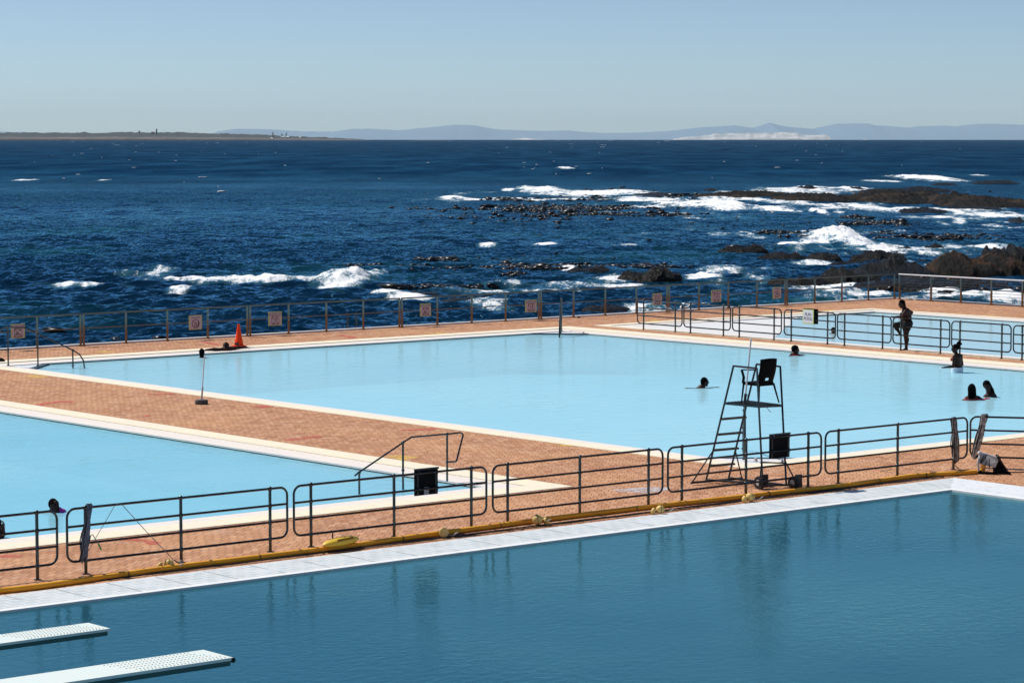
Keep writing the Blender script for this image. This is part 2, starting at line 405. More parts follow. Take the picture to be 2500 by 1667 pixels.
# diving pool
slab('coping', holes['front'], [(-30, -30, 40.82, 35.03)], .012, FCOPE, .3)
b = MB(); b.prism([(40.82, -30), (42.16, -30), (42.16, 36.09), (40.82, 35.03)], .0, .016); b.build('coping', FCOPER, kind='structure')
slab('pool_lip', (-30, -30, 40.822, 35.032), [(-30, -30, 40.68, 34.89)], .02, FLIP, .3)
slab('edge_line', (-30, 36.10, 42.3, 36.16), [], .006, KERBW, .05)
slab('edge_line', (42.17, -30, 42.24, 36.10), [], .006, KERBW, .05)
slab('pool_wall', (-31, -31, 40.72, 34.93), [(-30, -30, 40.66, 34.87)], -.06, varied('diving_pool_tile', (.10, .30, .34), (.07, .22, .28), 2, .4), 4.)
b = MB(); b.add([(-30, -30, -.015), (40.665, -30, -.015), (40.665, 34.875, -.015), (-30, 34.875, -.015)], [(0, 1, 2, 3)]); b.build('pool_water', W_FRONT, kind='structure')
# corner steps of the big pool (diagonal treads under water)
STEP_SHADE = mat('step_shade_strip', (.03, .07, .10), .6)  # dark strips paint the shade line along each step edge
STEP = varied('pool_step', (.62, .66, .70), (.56, .62, .68), 1., .8)
def corner_steps(cx, cy, sx, sy):
    b = MB()
    for k in range(5):
        L = 3.6-.55*k; z = (-.40, -.29, -.20, -.12, -.035)[k]
        b.prism([(cx, cy), (cx+sx*L, cy), (cx, cy+sy*L)][::(1 if sx*sy > 0 else -1)], -1.2, z)
    o = b.build('pool_steps', STEP, kind='structure'); b = MB()
    for k in range(5):
        L = 3.6-.55*k; z = (-.40, -.29, -.20, -.12, -.035)[k]; a = Vector((cx+sx*L, cy, z+.002)); c = Vector((cx, cy+sy*L, z+.002)); b.bar(a, c, .17, .02)
    b.build('step_shade_strip', STEP_SHADE, kind='structure'); return o
corner_steps(WB[0], WB[3], 1, -1); corner_steps(WB[2], WB[3], -1, -1); corner_steps(WB[0], WB[1], 1, 1)
b = MB()
for k in range(4): b.box((WL[2]-.28-.5*k, WL[1]+1.6, -.22-.12*k), (.5, 3.2, .1))
b.build('pool_steps', STEP, kind='structure')

# worn paint on the paving
def paint(col, name):
    m = mat(name, col, .8); t = NT(m); p = t.pos()
    f = t.m('MULTIPLY', t.ramp(t.noise(p, 5, 4, .7), .36, .56), .8)
    tr = t.n('ShaderNodeBsdfTransparent'); mx = t.n('ShaderNodeMixShader'); out = m.node_tree.nodes['Material Output']
    t.l(f, mx.inputs[0]); t.l(tr.outputs[0], mx.inputs[1]); t.l(t.b.outputs[0], mx.inputs[2]); t.l(mx.outputs[0], out.inputs[0]); return m
PR = paint((.62, .10, .08), 'red_paint'); PY = paint((.78, .52, .12), 'yellow_paint'); PG = paint((.60, .58, .60), 'pale_scuff'); PD = paint((.12, .06, .05), 'dark_joint')
def mark(pts, m, z=.005, name='painted_marking'):
    b = MB(); P = [at(x, y, 0) for x, y in pts]
    b.add([(p.x, p.y, z) for p in P], [tuple(range(len(P)))]); return b.build(name, m, kind='structure')
mark([(690, 1073), (752, 1067), (768, 1063), (792, 1066), (770, 1069), (756, 1069.5), (706, 1076)], PR)
mark([(974, 1048), (1040, 1047), (1056, 1044.5), (1075, 1046), (1060, 1049), (1040, 1050), (985, 1051.5)], PR)
mark([(86, 987), (140, 979), (185, 979), (172, 983), (142, 982.5), (100, 991)], PR)
mark([(355, 962), (430, 960), (425, 963), (362, 964.5)], PR)
mark([(285, 1315), (330, 1314), (398, 1324), (384, 1330), (362, 1329), (350, 1322), (300, 1319)], PR)
mark([(0, 1355), (30, 1354), (57, 1358), (40, 1362), (0, 1360)], PR)
mark([(486, 834), (504, 834), (540, 842), (525, 843), (498, 837)], PR)
mark([(818, 817), (840, 819), (875, 824), (862, 826), (838, 822)], PR)
mark([(1950, 842.5), (1976, 842.5), (1976, 845), (1958, 845)], PR, .006)
mark([(345, 1018), (360, 1013.5), (374, 1014), (362, 1017.5)], PR); mark([(615, 992), (650, 990), (668, 993), (640, 996)], PR)
mark([(936, 1115), (975, 1110.5), (1025, 1117), (985, 1124)], PY)
mark([(1340, 1084), (1380, 1083), (1408, 1089), (1372, 1089.5)], PY)
mark([(800, 1257), (880, 1247), (872, 1251), (815, 1259)], PY)
mark([(230, 859), (258, 857), (285, 859.5), (250, 862)], PY); mark([(62, 918), (95, 916), (122, 920), (90, 923)], PY)
mark([(1035, 812.5), (1080, 811), (1095, 813), (1060, 815)], PY); mark([(1580, 783), (1600, 780.5), (1618, 783.5), (1596, 785.5)], PY)
mark([(2005, 757), (2030, 756), (2045, 758.5), (2020, 759.5)], PY); mark([(2400, 771), (2425, 770.5), (2435, 773), (2410, 773)], PY)
mark([(1490, 1196), (1560, 1190), (1640, 1189), (1625, 1198), (1570, 1204), (1520, 1201)], PG)
for a, c in (((2150, 1149), (2205, 1143)), ((2205, 1143), (2285, 1152)), ((2285, 1152), (2230, 1161)), ((2230, 1161), (2150, 1149))):
    p = at(*a); q = at(*c); d = (q-p).normalized()*1.; n = Vector((-d.y, d.x, 0))*.02
    b = MB(); b.add([(v.x, v.y, .005) for v in (p-n, q-n, q+n, p+n)], [(0, 1, 2, 3)]); b.build('drain_cover_joint', PD, kind='structure')

# ================================================================== SEA
Rr = np.array([VR.x, VR.y]); Hh = np.array([VH.x, VH.y])
FO = []   # foam: centre (lateral, depth), half sizes, ridge height, strength
def foam(px, py, hw, hh, ridge=0., s=1.):
    g = at(px, py, ZS); d = g.x*VH.x+g.y*VH.y; l = g.x*VR.x+g.y*VR.y
    if px > 1480 and ridge < .6: s *= .86; hh *= .88
    FO.append((l, d, hw*d/F, hh*d*d/((H-ZS)*F), ridge, s))
for a in [(850, 678, 75, 22, 1.0), (700, 684, 230, 8, .55), (520, 685, 150, 5, .35), (930, 668, 22, 8, .8), (372, 664, 58, 8, .15, .75), (398, 658, 40, 5, .2, .8), (225, 694, 100, 4, .3), (440, 707, 30, 8, .25),
          (940, 715, 50, 6, .2), (1000, 722, 60, 5, .1), (1105, 484, 42, 6, .7, .85), (1320, 465, 62, 10, 1.0), (1460, 472, 160, 9, .3), (1590, 488, 120, 8, .2), (1700, 500, 110, 9, .6),
          (1240, 464, 20, 4, .3), (1250, 486, 200, 3, 0), (1550, 505, 120, 4, 0, .8), (2255, 436, 70, 7, 1.4), (2150, 442, 50, 3, .3), (1960, 466, 130, 10, .5), (2080, 462, 60, 6, .6), (1760, 503, 80, 9, 1.),
          (1895, 513, 60, 7, .8), (1930, 494, 60, 6, .3), (1800, 487, 120, 5, .1), (2050, 500, 120, 5, .2), (2240, 512, 200, 7, .2), (2100, 508, 150, 5, .1), (2430, 525, 110, 9, .2), (2300, 530, 100, 5, 0, .8), (2000, 517, 18, 6, .6),
          (2062, 586, 60, 19, 1.7), (2005, 588, 60, 9, .5), (1935, 602, 30, 10, .5), (2150, 607, 170, 8, .1, .8), (2380, 603, 140, 9, .1, .8), (2300, 618, 150, 5, 0, .7), (2000, 641, 65, 3.5, .1),
          (1980, 457, 40, 3, .2), (1835, 470, 100, 4, .1),
          (1778, 668, 62, 13, .45, .85), (1720, 674, 60, 7, .2), (1850, 680, 40, 8, .2), (2010, 700, 170, 7, .1, .9), (2090, 713, 100, 5, 0, .7), (2300, 712, 60, 10, .3), (2350, 722, 150, 8, .1, .9), (2460, 730, 60, 8, .2, .9),
          (1400, 694, 220, 8, .05, .62), (1280, 706, 180, 6, 0, .55), (1500, 683, 55, 7, .2), (1390, 655, 20, 5, .1), (1200, 748, 45, 9, .3, .8), (1180, 735, 60, 6, .1, .6), (1580, 752, 60, 8, .2, .8), (1650, 742, 70, 6, .1, .7),
          (1340, 780, 70, 3, 0, .7), (1420, 782, 60, 4, 0, .7), (1700, 757, 90, 5, 0, .7), (1540, 597, 40, 3, .1, .6), (1190, 597, 30, 3, .2), (1330, 596, 30, 2, .1), (1500, 668, 40, 3, .0, .6), (1900, 740, 60, 4, .1, .7), (2100, 735, 40, 4, .1, .6),
          (1720, 655, 140, 3, 0, .5), (1850, 655, 100, 3, 0, .5), (2420, 560, 80, 4, 0, .5), (2200, 565, 120, 3, 0, .4), (1600, 520, 160, 3, 0, .5), (1150, 470, 60, 2.5, 0, .4), (60, 440, 30, 1.5, .3), (255, 440, 16, 1.5, .3), (1379, 411, 24, 2.5, .9), (2390, 428, 30, 1.5, .3)]:
    foam(*a)
def sea_h(l, d, r, dr):
    """wave height in metres; l lateral, d depth, dr local grid spacing"""
    x = l; y = d; z = np.zeros_like(l)
    w = rng2.uniform
    for i in range(64):
        lam = 1.3*(13/1.3)**(rng2.random()**1.5); th = rng2.normal(0, .65)
        k = 2*PI/lam; a = .022*lam**.70; ph = w(0, 6.28)
        fade = np.clip((lam/(2.2*dr)-.8), 0, 1)
        s = np.sin(k*(y*math.cos(th)+x*math.sin(th))+ph+1.6*vnoise(x/(lam*2.5)+i*7.3, y/(lam*2.5)))
        z += a*fade*(1.15*np.power(.5*(s+1), 1.7)-.5)
    env = .55+.9*fbm(x/60.+3.3, y/110.+9.1, 3)
    return z*env*.62
rng2 = np.random.default_rng(11)
NA = 860; ang = np.linspace(-.262, .262, NA)
rs = [66.]
while rs[-1] < 4200: rs.append(rs[-1]+max(.20, rs[-1]**2/(10*2695)*.34))
rs = np.array(rs); NR = len(rs)
A, R_ = np.meshgrid(ang, rs); L_ = (R_*np.sin(A)).astype(np.float64); D_ = R_*np.cos(A)
DR = np.maximum(.20, R_**2/26950*.34)
Z = sea_h(L_, D_, R_, DR)
FM = np.zeros_like(Z); fn = fbm(L_/1.7, D_/4.5, 4, .6); fn2 = fbm(L_/6., D_/14.+5, 3)
for l, d, hw, hd, ridge, s in FO:
    i0 = np.searchsorted(rs, d-3.2*hd-2); i1 = np.searchsorted(rs, d+3.2*hd+hw*.3+2)
    if i1 <= i0: continue
    u = (L_[i0:i1]-l)/hw; 
    bend = (fbm(L_[i0:i1]/(hw*.7+3)+l, L_[i0:i1]*0+d, 2)-.5)*hd*1.2
    v = (D_[i0:i1]-d-bend)/hd
    q = u*u+v*v
    m0 = np.clip((1.5-q)*.72, 0, 1)*s*.92+(fn[i0:i1]-.5)*1.3*(q < 2.2)
    m0 = np.where(q < 2.4, m0, 0)
    FM[i0:i1] = np.maximum(FM[i0:i1], np.clip(m0, 0, 1))
    if ridge: Z[i0:i1] += (.5 if ridge < 1.5 else .6)*ridge*np.exp(-(v*1.6-.2)**2-(u*1.2)**4)*np.clip(.25+1.6*fbm(L_[i0:i1]/(hw*.35+.8)+l, D_[i0:i1]/(hd*.8+.5), 4, .6), 0, 1.3)+m0*.22*(fn[i0:i1]-.4)
# lines of broken crest foam in the surf zone
surf = np.clip((L_+D_*.02)/40., 0, 1)*np.clip((620-R_)/300, 0, 1)
FM = np.maximum(FM, np.clip((fbm(L_/9.+40, D_/30., 4, .6)-.56)*7, 0, .75)*surf*np.clip((fn-.42)*6, 0, 1))
Zs = ZS-R_**2/(2*RE)+Z
P = np.stack([Rr[0]*L_+Hh[0]*D_, Rr[1]*L_+Hh[1]*D_, Zs], -1).reshape(-1, 3)
ii = (np.arange(NR-1)[:, None]*NA+np.arange(NA-1)[None, :]).ravel()
Q = np.stack([ii, ii+1, ii+NA+1, ii+NA], -1)
SEA = mat('sea', (.004, .03, .075), .12); t = NT(SEA); p = t.pos()
at_ = t.n('ShaderNodeAttribute'); at_.attribute_name = 'foam'; fm = at_.outputs['Fac']
camd = t.n('ShaderNodeVectorMath', operation='LENGTH'); t.l(p, camd.inputs[0]); dist = camd.outputs['Value']
rp = t.mapv(p, (1, 1, 1), (0, 0, -TH+PI/2))
n1 = t.noise(t.mapv(rp, (.95, .40, .9)), 1., 2, .6); n2 = t.noise(t.mapv(rp, (3., 4, 3)), 1., 3, .6)
n5 = t.noise(t.mapv(rp, (.006, .016, .016)), 1., 4, .6)
nf = t.noise(t.mapv(rp, (1.4, .55, 1.)), 1., 6, .75)
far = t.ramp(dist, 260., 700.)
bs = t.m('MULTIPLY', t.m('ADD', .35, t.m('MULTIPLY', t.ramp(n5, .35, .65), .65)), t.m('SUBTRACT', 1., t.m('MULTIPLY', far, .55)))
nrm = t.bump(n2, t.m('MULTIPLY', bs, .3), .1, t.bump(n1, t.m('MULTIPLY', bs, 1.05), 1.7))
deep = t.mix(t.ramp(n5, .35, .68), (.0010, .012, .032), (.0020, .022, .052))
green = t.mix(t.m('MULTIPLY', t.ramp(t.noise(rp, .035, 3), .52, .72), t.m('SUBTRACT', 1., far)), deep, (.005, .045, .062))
fs = t.noise(t.mapv(rp, (2.6, .7, 1.5)), 1., 6, .8)
fv_ = t.m('ADD', fm, t.m('MULTIPLY', t.m('SUBTRACT', t.m('ADD', t.m('MULTIPLY', nf, .5), t.m('MULTIPLY', fs, .5)), .5), 3.2))
ff = t.m('MULTIPLY', t.ramp(fv_, .42, .80), t.ramp(fm, .05, .22))
col = t.mix(t.m('MULTIPLY', t.ramp(fm, .05, .7), .8), green, (.05, .17, .23))
col = t.mix(ff, col, (.86, .87, .89))
nd = SEA.node_tree.nodes; nd.remove(t.b)
df = t.n('ShaderNodeBsdfDiffuse'); gl = t.n('ShaderNodeBsdfGlossy'); t.put(df.inputs['Color'], col); gl.inputs['Roughness'].default_value = .10
t.put(gl.inputs['Color'], t.mix(far, (.30, .68, .94), t.mix(t.ramp(t.noise(t.mapv(rp, (.05, .010, .02)), 1., 5, .7), .42, .62), (.010, .085, .185), (.055, .23, .38))))  # far reflection darkened with distance; chop streaks of light painted into gloss colour
fr = t.n('ShaderNodeFresnel'); fr.inputs['IOR'].default_value = 1.30; t.l(nrm, fr.inputs['Normal']); t.l(nrm, gl.inputs['Normal'])
mx = t.n('ShaderNodeMixShader'); t.l(t.m('MULTIPLY', t.m('POWER', fr.outputs[0], 1.8), t.m('SUBTRACT', 1., ff)), mx.inputs[0]); t.l(df.outputs[0], mx.inputs[1]); t.l(gl.outputs[0], mx.inputs[2])
t.l(mx.outputs[0], nd['Material Output'].inputs[0])
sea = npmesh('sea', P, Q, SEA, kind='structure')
att = sea.data.attributes.new('foam', 'FLOAT', 'POINT'); att.data.foreach_set('value', FM.ravel().astype(np.float32))
# the rest of the sea: coarse sheet, to the horizon and to both sides
vs = []; qs = []
def sheet(a0, a1, na, radii, dz=0.):
    k0 = len(vs)
    for r in radii:
        for i in range(na+1):
            a = a0+(a1-a0)*i/na; l = r*math.sin(a); d = r*math.cos(a)
            vs.append((Rr[0]*l+Hh[0]*d, Rr[1]*l+Hh[1]*d, seaz(r)+dz))
    for j in range(len(radii)-1):
        for i in range(na):
            q = k0+j*(na+1)+i; qs.append((q, q+1, q+na+2, q+na+1))
far_r = [rs[-1]]+[rs[-1]*1.12**k for k in range(1, 22)]
sheet(-.262, .262, 60, [r for r in far_r if r < 42000])
wide = [60*1.2**k for k in range(0, 36)]
sheet(.262, 1.2, 60, [r for r in wide if r < 42000]); sheet(-1.2, -.262, 60, [r for r in wide if r < 42000])
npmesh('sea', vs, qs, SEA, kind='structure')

# far white horses
ico_v = []; ico_f = []
def ico():
    g = (1+5**.5)/2; v = [(-1, g, 0), (1, g, 0), (-1, -g, 0), (1, -g, 0), (0, -1, g), (0, 1, g), (0, -1, -g), (0, 1, -g), (g, 0, -1), (g, 0, 1), (-g, 0, -1), (-g, 0, 1)]
    f = [(0, 11, 5), (0, 5, 1), (0, 1, 7), (0, 7, 10), (0, 10, 11), (1, 5, 9), (5, 11, 4), (11, 10, 2), (10, 7, 6), (7, 1, 8), (3, 9, 4), (3, 4, 2), (3, 2, 6), (3, 6, 8), (3, 8, 9), (4, 9, 5), (2, 4, 11), (6, 2, 10), (8, 6, 7), (9, 8, 1)]
    v = np.array(v, float); v /= np.linalg.norm(v[0]); return v, np.array(f)
IV, IF = ico()
def blobs(name, cs, sizes, m, kind='stuff', smooth=True, jag=.25, basis=None):
    n = len(cs); J = 1+rng.uniform(-jag, jag, (n, 12, 1))
    V = IV[None]*J*np.array(sizes)[:, None, :]
    if basis is None: V = V[..., 0:1]*np.array([VR.x, VR.y, 0])+V[..., 1:2]*np.array([VH.x, VH.y, 0])+V[..., 2:3]*np.array([0, 0, 1.])
    V = V+np.array(cs)[:, None, :]
    Fq = (IF[None]+12*np.arange(n)[:, None, None]).reshape(-1, 3)
    return npmesh(name, V.reshape(-1, 3), Fq, m, smooth=smooth, kind=kind)
FOAMM = mat('white_foam', (.83, .84, .86), .8)
cs = []; sz = []
for i in range(170):
    r = 420*(11000/420)**(rng.random()**.8); a = rng.uniform(-.25, .25)
    if rng.random() < .35: a = rng.choice([-.16, -.12, .02, .11])+rng.normal(0, .012)
    l = r*math.sin(a); d = r*math.cos(a); w = rng.gamma(1.5, .36)*max(.8, r/1700)
    if r < 620 and l > 5: continue
    for k in range(rng.integers(1, 4)):
        cs.append((Rr[0]*(l+w*k*.8)+Hh[0]*d, Rr[1]*(l+w*k*.8)+Hh[1]*d, seaz(r)+.1)); sz.append((w*rng.uniform(.5, 1.1), w*.5, .10+.07*w*rng.random()))
blobs('sea_foam', cs, sz, FOAMM)

# ------------------------------------------------------------------ rocks
ROCKB = mat('kelp_covered_rock', (.006, .005, .004), .34, spec=.16); t = NT(ROCKB); p = t.obj()
a1 = t.noise(p, .8, 4, .65); a2 = t.noise(p, 4.5, 4, .7)
t.put(t.b.inputs['Base Color'], t.mix(t.ramp(a1, .52, .75), (.004, .0035, .0035), (.030, .018, .010)))
t.l(t.bump(t.noise(p, 14, 3, .7), 1., .12, t.bump(a2, 1., .5, t.bump(a1, .9, .8))), t.b.inputs['Normal'])
ROCKN = mat('brown_rock', (.07, .045, .03), .75, spec=.12); t = NT(ROCKN); p = t.obj()
a1 = t.noise(p, .45, 4, .6); a2 = t.noise(p, 3., 5, .7)
c = t.mix(t.ramp(a1, .45, .62), (.006, .005, .004), (.085, .043, .022)); c = t.mix(t.ramp(a2, .5, .7), c, (.018, .013, .012))
t.put(t.b.inputs['Base Color'], c); t.l(t.bump(a2, 1., .4, t.bump(a1, .8, 1.)), t.b.inputs['Normal'])
REEFN = mat('brown_reef', (.07, .045, .03), .8, spec=.12); t = NT(REEFN); p = t.obj()
a1 = t.noise(t.mapv(p, (.25, .12, 1.)), 1., 4, .6); a2 = t.noise(p, 1.3, 5, .7)
c = t.mix(t.ramp(a1, .50, .62), (.004, .0035, .003), (.042, .026, .014)); c = t.mix(t.ramp(a2, .48, .66), c, (.012, .010, .010))
t.put(t.b.inputs['Base Color'], c); t.l(t.bump(a2, 1., .5), t.b.inputs['Normal'])
def rock(px, py, hw, h, label, hd=None, m=None, peak=1., rough=1., seed=[0], group='dark rocks standing out of the surf'):
    seed[0] += 1; sd = seed[0]*13.7
    g = at(px, py, ZS); d = g.x*VH.x+g.y*VH.y
    W = hw*d/F; Hm = h*d/F
    if hd is None: hd = max(.32*W, 1.4)
    c = g+VH*hd*.9
    nx = int(min(150, max(40, hw*1.1))); ny = int(min(60, max(20, hd*5)))
    u, v = np.meshgrid(np.linspace(-1.12, 1.12, nx), np.linspace(-1.12, 1.12, ny))
    x = u*W; y = v*hd
    wob = (fbm(x/(W*.5)+sd, y/(hd*.9)+sd, 3)-.5)*.9
    q = np.clip(1-(u**2+v**2)-wob*.55, -.6, 1)
    ls = max(.9, Hm*.8)
    n = fbm(x/(ls*1.6)+sd, y/(ls*1.6)+7, 5, .55); rd = 1-np.abs(2*fbm(x/(ls*1.1)+3+sd, y/(ls*1.1)+sd, 4)-1)
    env = .45+.75*fbm(x/(W*.55)+sd*2, y/(hd*2)+sd, 2)
    z = np.sign(q)*np.abs(q)**(.6 if rough > .6 else .42)*Hm*env*peak*.95*(1+rough*.9*(n-.5)+.45*rough*(rd-.7))
    z = z+(fbm(x/.5, y/.5, 3, .7)-.5)*min(.8, Hm*.45)-.12
    V = np.stack([c.x+VR.x*x+VH.x*y, c.y+VR.y*x+VH.y*y, seaz(d)+z], -1).reshape(-1, 3)
    i = (np.arange(ny-1)[:, None]*nx+np.arange(nx-1)[None]).ravel()
    o = npmesh('rock', V, np.stack([i, i+1, i+nx+1, i+nx], -1), m or ROCKB, smooth=False, off=(c.x, c.y, seaz(d)))
    return tag(o, label, 'rock', group)
rock(1590, 684, 80, 34, 'rounded black weed covered rock dome with water streaming down its front')
rock(1440, 662, 62, 17, 'low black weedy rock just left of the rounded rock dome')
rock(1012, 716, 62, 8, 'flat dark rock strip awash right of the large breaker')
rock(1150, 733, 80, 10, 'flat brown black ledge awash above the top rail, right of the flat dark strip')
rock(1483, 756, 62, 17, 'dark rock seen through the sea railing just right of the upright pool handrail')
rock(1600, 752, 60, 13, 'dark wet rock streaming with white water behind the leftmost short fence panel')
rock(1812, 617, 64, 24, 'long black weedy ridge, left end of the rock chain below the white breaker')
rock(1915, 632, 66, 20, 'low black weed covered rock in the middle of the chain below the white breaker')
rock(2015, 634, 46, 24, 'small black hump between two longer rocks of the chain below the white breaker')
rock(2148, 640, 74, 36, 'largest jagged black rock of the chain below the white breaker')
rock(2075, 648, 52, 14, 'low dark rock in front of the largest jagged black rock')
rock(1955, 694, 80, 28, 'glistening black weedy mound right behind the sea railing, beside the pointed splash')
rock(2065, 690, 95, 34, 'black weedy mass behind the railing between the glistening mound and the brown boulders')
rock(2185, 680, 115, 46, 'tall black weedy slope just left of the brown boulders', hd=5)
rock(2215, 612, 22, 13, 'small black domed rock standing alone above the jagged rock')
rock(2286, 608, 26, 17, 'small pointed black rock in pale foam, right of the domed one')
rock(2207, 628, 16, 11, 'round black stone in the water in front of the domed rock')
rock(2255, 636, 10, 8, 'tiny black stone at the left foot of the brown boulders')
rock(2375, 676, 95, 56, 'large smooth brown boulder at the right edge above the wire railing', hd=5, m=ROCKN, rough=.28, group='brown boulders by the corner')
rock(2475, 672, 75, 68, 'orange brown cracked boulder cut by the right edge of the photo', hd=6, m=ROCKN, rough=.28, group='brown boulders by the corner')
rock(2442, 640, 32, 56, 'rounded black boulder standing on top behind the brown boulders', hd=2.5, rough=.25, group='black boulders on the skyline of the shore')
rock(2492, 638, 28, 48, 'rounded black boulder at the very right edge behind the orange brown one', hd=2.5, rough=.25, group='black boulders on the skyline of the shore')
rock(2300, 706, 200, 30, 'glistening black kelp bank seen through the wire railing', hd=4)
rock(2440, 718, 60, 10, 'small dark rock in the foam behind the wire railing')
rock(1840, 482, 150, 12, 'thin dark left tongue of the far reef', hd=12, m=REEFN, group='far reef')
rock(2050, 492, 150, 24, 'middle stretch of the far brown reef', hd=16, m=REEFN, peak=.75, group='far reef')
rock(2260, 496, 170, 34, 'long flat brown back of the far reef', hd=20, m=REEFN, peak=.7, group='far reef')
rock(2440, 508, 120, 48, 'right end of the far reef at the edge of the photo', hd=22, m=REEFN, peak=.75, group='far reef')
rock(1975, 464, 26, 13, 'dark domed rock in white water beyond the far reef', hd=6)
rock(2105, 465, 32, 10, 'second dark domed rock beyond the far reef, right of the foam sheet', hd=6)
rock(2225, 470, 130, 12, 'long black outer ledge beyond the far reef', hd=9)
rock(2315, 452, 34, 6, 'small brown skerry right of the far curling wave', hd=5, m=REEFN)
rock(2440, 449, 66, 8, 'outermost low skerry near the right edge', hd=6)
rock(1738, 466, 20, 6, 'small brown rock at the left outside the far reef', hd=4, m=REEFN)
rock(1625, 476, 85, 5, 'thin black reef strip left of the far reef, awash in foam', hd=7)
rock(1590, 480, 50, 8, 'dark wedge shaped rock inside the far foam', hd=6)
rock(2270, 520, 66, 14, 'black weedy rock in foam in front of the far reef', hd=5)
rock(2390, 514, 80, 9, 'thin black ledge between the far reef and the foam', hd=5)
rock(2500, 545, 20, 18, 'black rock cut by the right edge in front of the far reef', hd=4)

# ------------------------------------------------------------------ kelp beds
KELP = mat('kelp', (.006, .005, .004), .35, spec=.35)
cs = []; sz = []
def kelp(px, py, hw, hh, n, s=1.):
    g = at(px, py, ZS); d0 = g.x*VH.x+g.y*VH.y
    for i in range(int(n*1.25)):
        x = px+rng.normal(0, .5)*hw; y = py+rng.normal(0, .5)*hh
        q = at(x, y, ZS); d = q.x*VH.x+q.y*VH.y; k = s*(.15+d/1900)
        cs.append((q.x, q.y, seaz(d)+.10*k)); a = rng.gamma(2.5, .14)*k
        sz.append((a*rng.uniform(1.2, 3.), a*1.6, a*rng.uniform(.3, 1.)))
for a in [(1380, 508, 210, 7, 520), (1330, 513, 190, 6, 260), (1330, 525, 190, 7, 110), (1500, 522, 120, 5, 110), (1240, 488, 60, 4, 90), (1650, 524, 110, 6, 80), (1300, 540, 150, 7, 40),
          (2130, 545, 70, 6, 150), (2080, 532, 40, 5, 60), (2205, 550, 50, 6, 70), (2180, 575, 80, 8, 150), (2290, 580, 80, 7, 120), (2400, 578, 70, 5, 40), (1935, 572, 40, 6, 50), (1880, 566, 40, 4, 25),
          (1280, 652, 130, 5, 160), (1390, 650, 60, 5, 70), (1550, 650, 120, 4, 110), (1250, 670, 32, 5, 50), (1080, 634, 65, 4, 70), (880, 648, 60, 6, 40), (1110, 700, 90, 4, 90), (1000, 700, 50, 4, 50), (1020, 651, 40, 4, 25),
          (1300, 632, 250, 6, 24, .6), (1500, 610, 400, 60, 26, .5), (1200, 560, 300, 60, 26, .5), (1750, 545, 200, 20, 26, .6), (1400, 485, 200, 8, 90), (1700, 480, 150, 6, 90), (2000, 480, 300, 12, 120), (1500, 465, 100, 5, 60), (1050, 510, 80, 8, 30),
          (1100, 530, 100, 6, 25), (283, 827, 5, 2, 8), (398, 828, 4, 2, 7), (133, 807, 6, 2, 6), (1200, 655, 140, 4, 60), (1850, 605, 70, 8, 60), (2150, 620, 80, 8, 60), (2300, 695, 180, 18, 200)]:
    kelp(*a)
blobs('kelp', cs, sz, KELP, smooth=False, jag=.6)

# ================================================================== FAR LAND
HILL = varied('hill_slopes', (.15, .25, .37), (.14, .235, .345), .0006, .95)  # blue distance haze mixed into the slope colour itself
def profile_land(name, pts, r, m, base_px=341.6, thick=1500, rag=0., n=500, kind='structure', foot=.12):
    xs = np.linspace(pts[0][0], pts[-1][0], n); hs = np.interp(xs, [p[0] for p in pts], [p[1] for p in pts])
    hs = hs+rag*(fbm(xs/14.+r*.01, xs*0+3, 4)-.5)
    V = []; K = [(0, 0.), (.04, foot), (.35, .45), (.62, .8), (.85, 1.), (1.3, .6), (2., -.1)]
    for (tt, hf) in K:
        for x, h in zip(xs, hs):
            d = r+tt*thick*.5; l = (x-CX)/F*r; hh = max(h, .0)*r/F*hf*(1+.06*(vnoise(np.array([x/9.+tt*50]), np.array([tt*9.]))[0]-.5)*(0 < hf < 1))
            V.append((Rr[0]*l+Hh[0]*d, Rr[1]*l+Hh[1]*d, seaz(r)+hh-(.0 if hf > 0 else 1.5)))
    i = (np.arange(len(K)-1)[:, None]*n+np.arange(n-1)[None]).ravel()
    return npmesh(name, V, np.stack([i, i+1, i+n+1, i+n], -1), m, kind=kind)
def hp(l, base): return [(x, base-y) for x, y in l]
B_ = 349.0
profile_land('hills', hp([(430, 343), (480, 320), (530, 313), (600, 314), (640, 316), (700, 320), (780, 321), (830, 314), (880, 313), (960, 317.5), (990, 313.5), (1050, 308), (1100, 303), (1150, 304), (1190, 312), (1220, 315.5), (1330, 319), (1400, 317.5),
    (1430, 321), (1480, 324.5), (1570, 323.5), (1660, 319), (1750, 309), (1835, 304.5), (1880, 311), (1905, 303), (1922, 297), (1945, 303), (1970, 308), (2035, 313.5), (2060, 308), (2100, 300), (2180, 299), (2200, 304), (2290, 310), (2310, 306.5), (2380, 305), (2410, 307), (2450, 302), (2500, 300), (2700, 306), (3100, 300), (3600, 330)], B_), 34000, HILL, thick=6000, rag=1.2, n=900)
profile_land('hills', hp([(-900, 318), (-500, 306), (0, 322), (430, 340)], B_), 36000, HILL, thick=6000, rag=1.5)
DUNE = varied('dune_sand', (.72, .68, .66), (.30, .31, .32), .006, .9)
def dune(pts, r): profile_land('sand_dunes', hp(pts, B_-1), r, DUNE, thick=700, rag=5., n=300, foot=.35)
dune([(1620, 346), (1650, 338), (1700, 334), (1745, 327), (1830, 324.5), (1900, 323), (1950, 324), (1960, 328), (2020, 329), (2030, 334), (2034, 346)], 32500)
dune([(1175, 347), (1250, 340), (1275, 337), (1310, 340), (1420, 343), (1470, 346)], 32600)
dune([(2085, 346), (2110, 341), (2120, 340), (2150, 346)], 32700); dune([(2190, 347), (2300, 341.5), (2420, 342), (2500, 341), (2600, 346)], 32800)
ISL = varied('island_scrub', (.012, .024, .026), (.030, .036, .036), .012, .95)
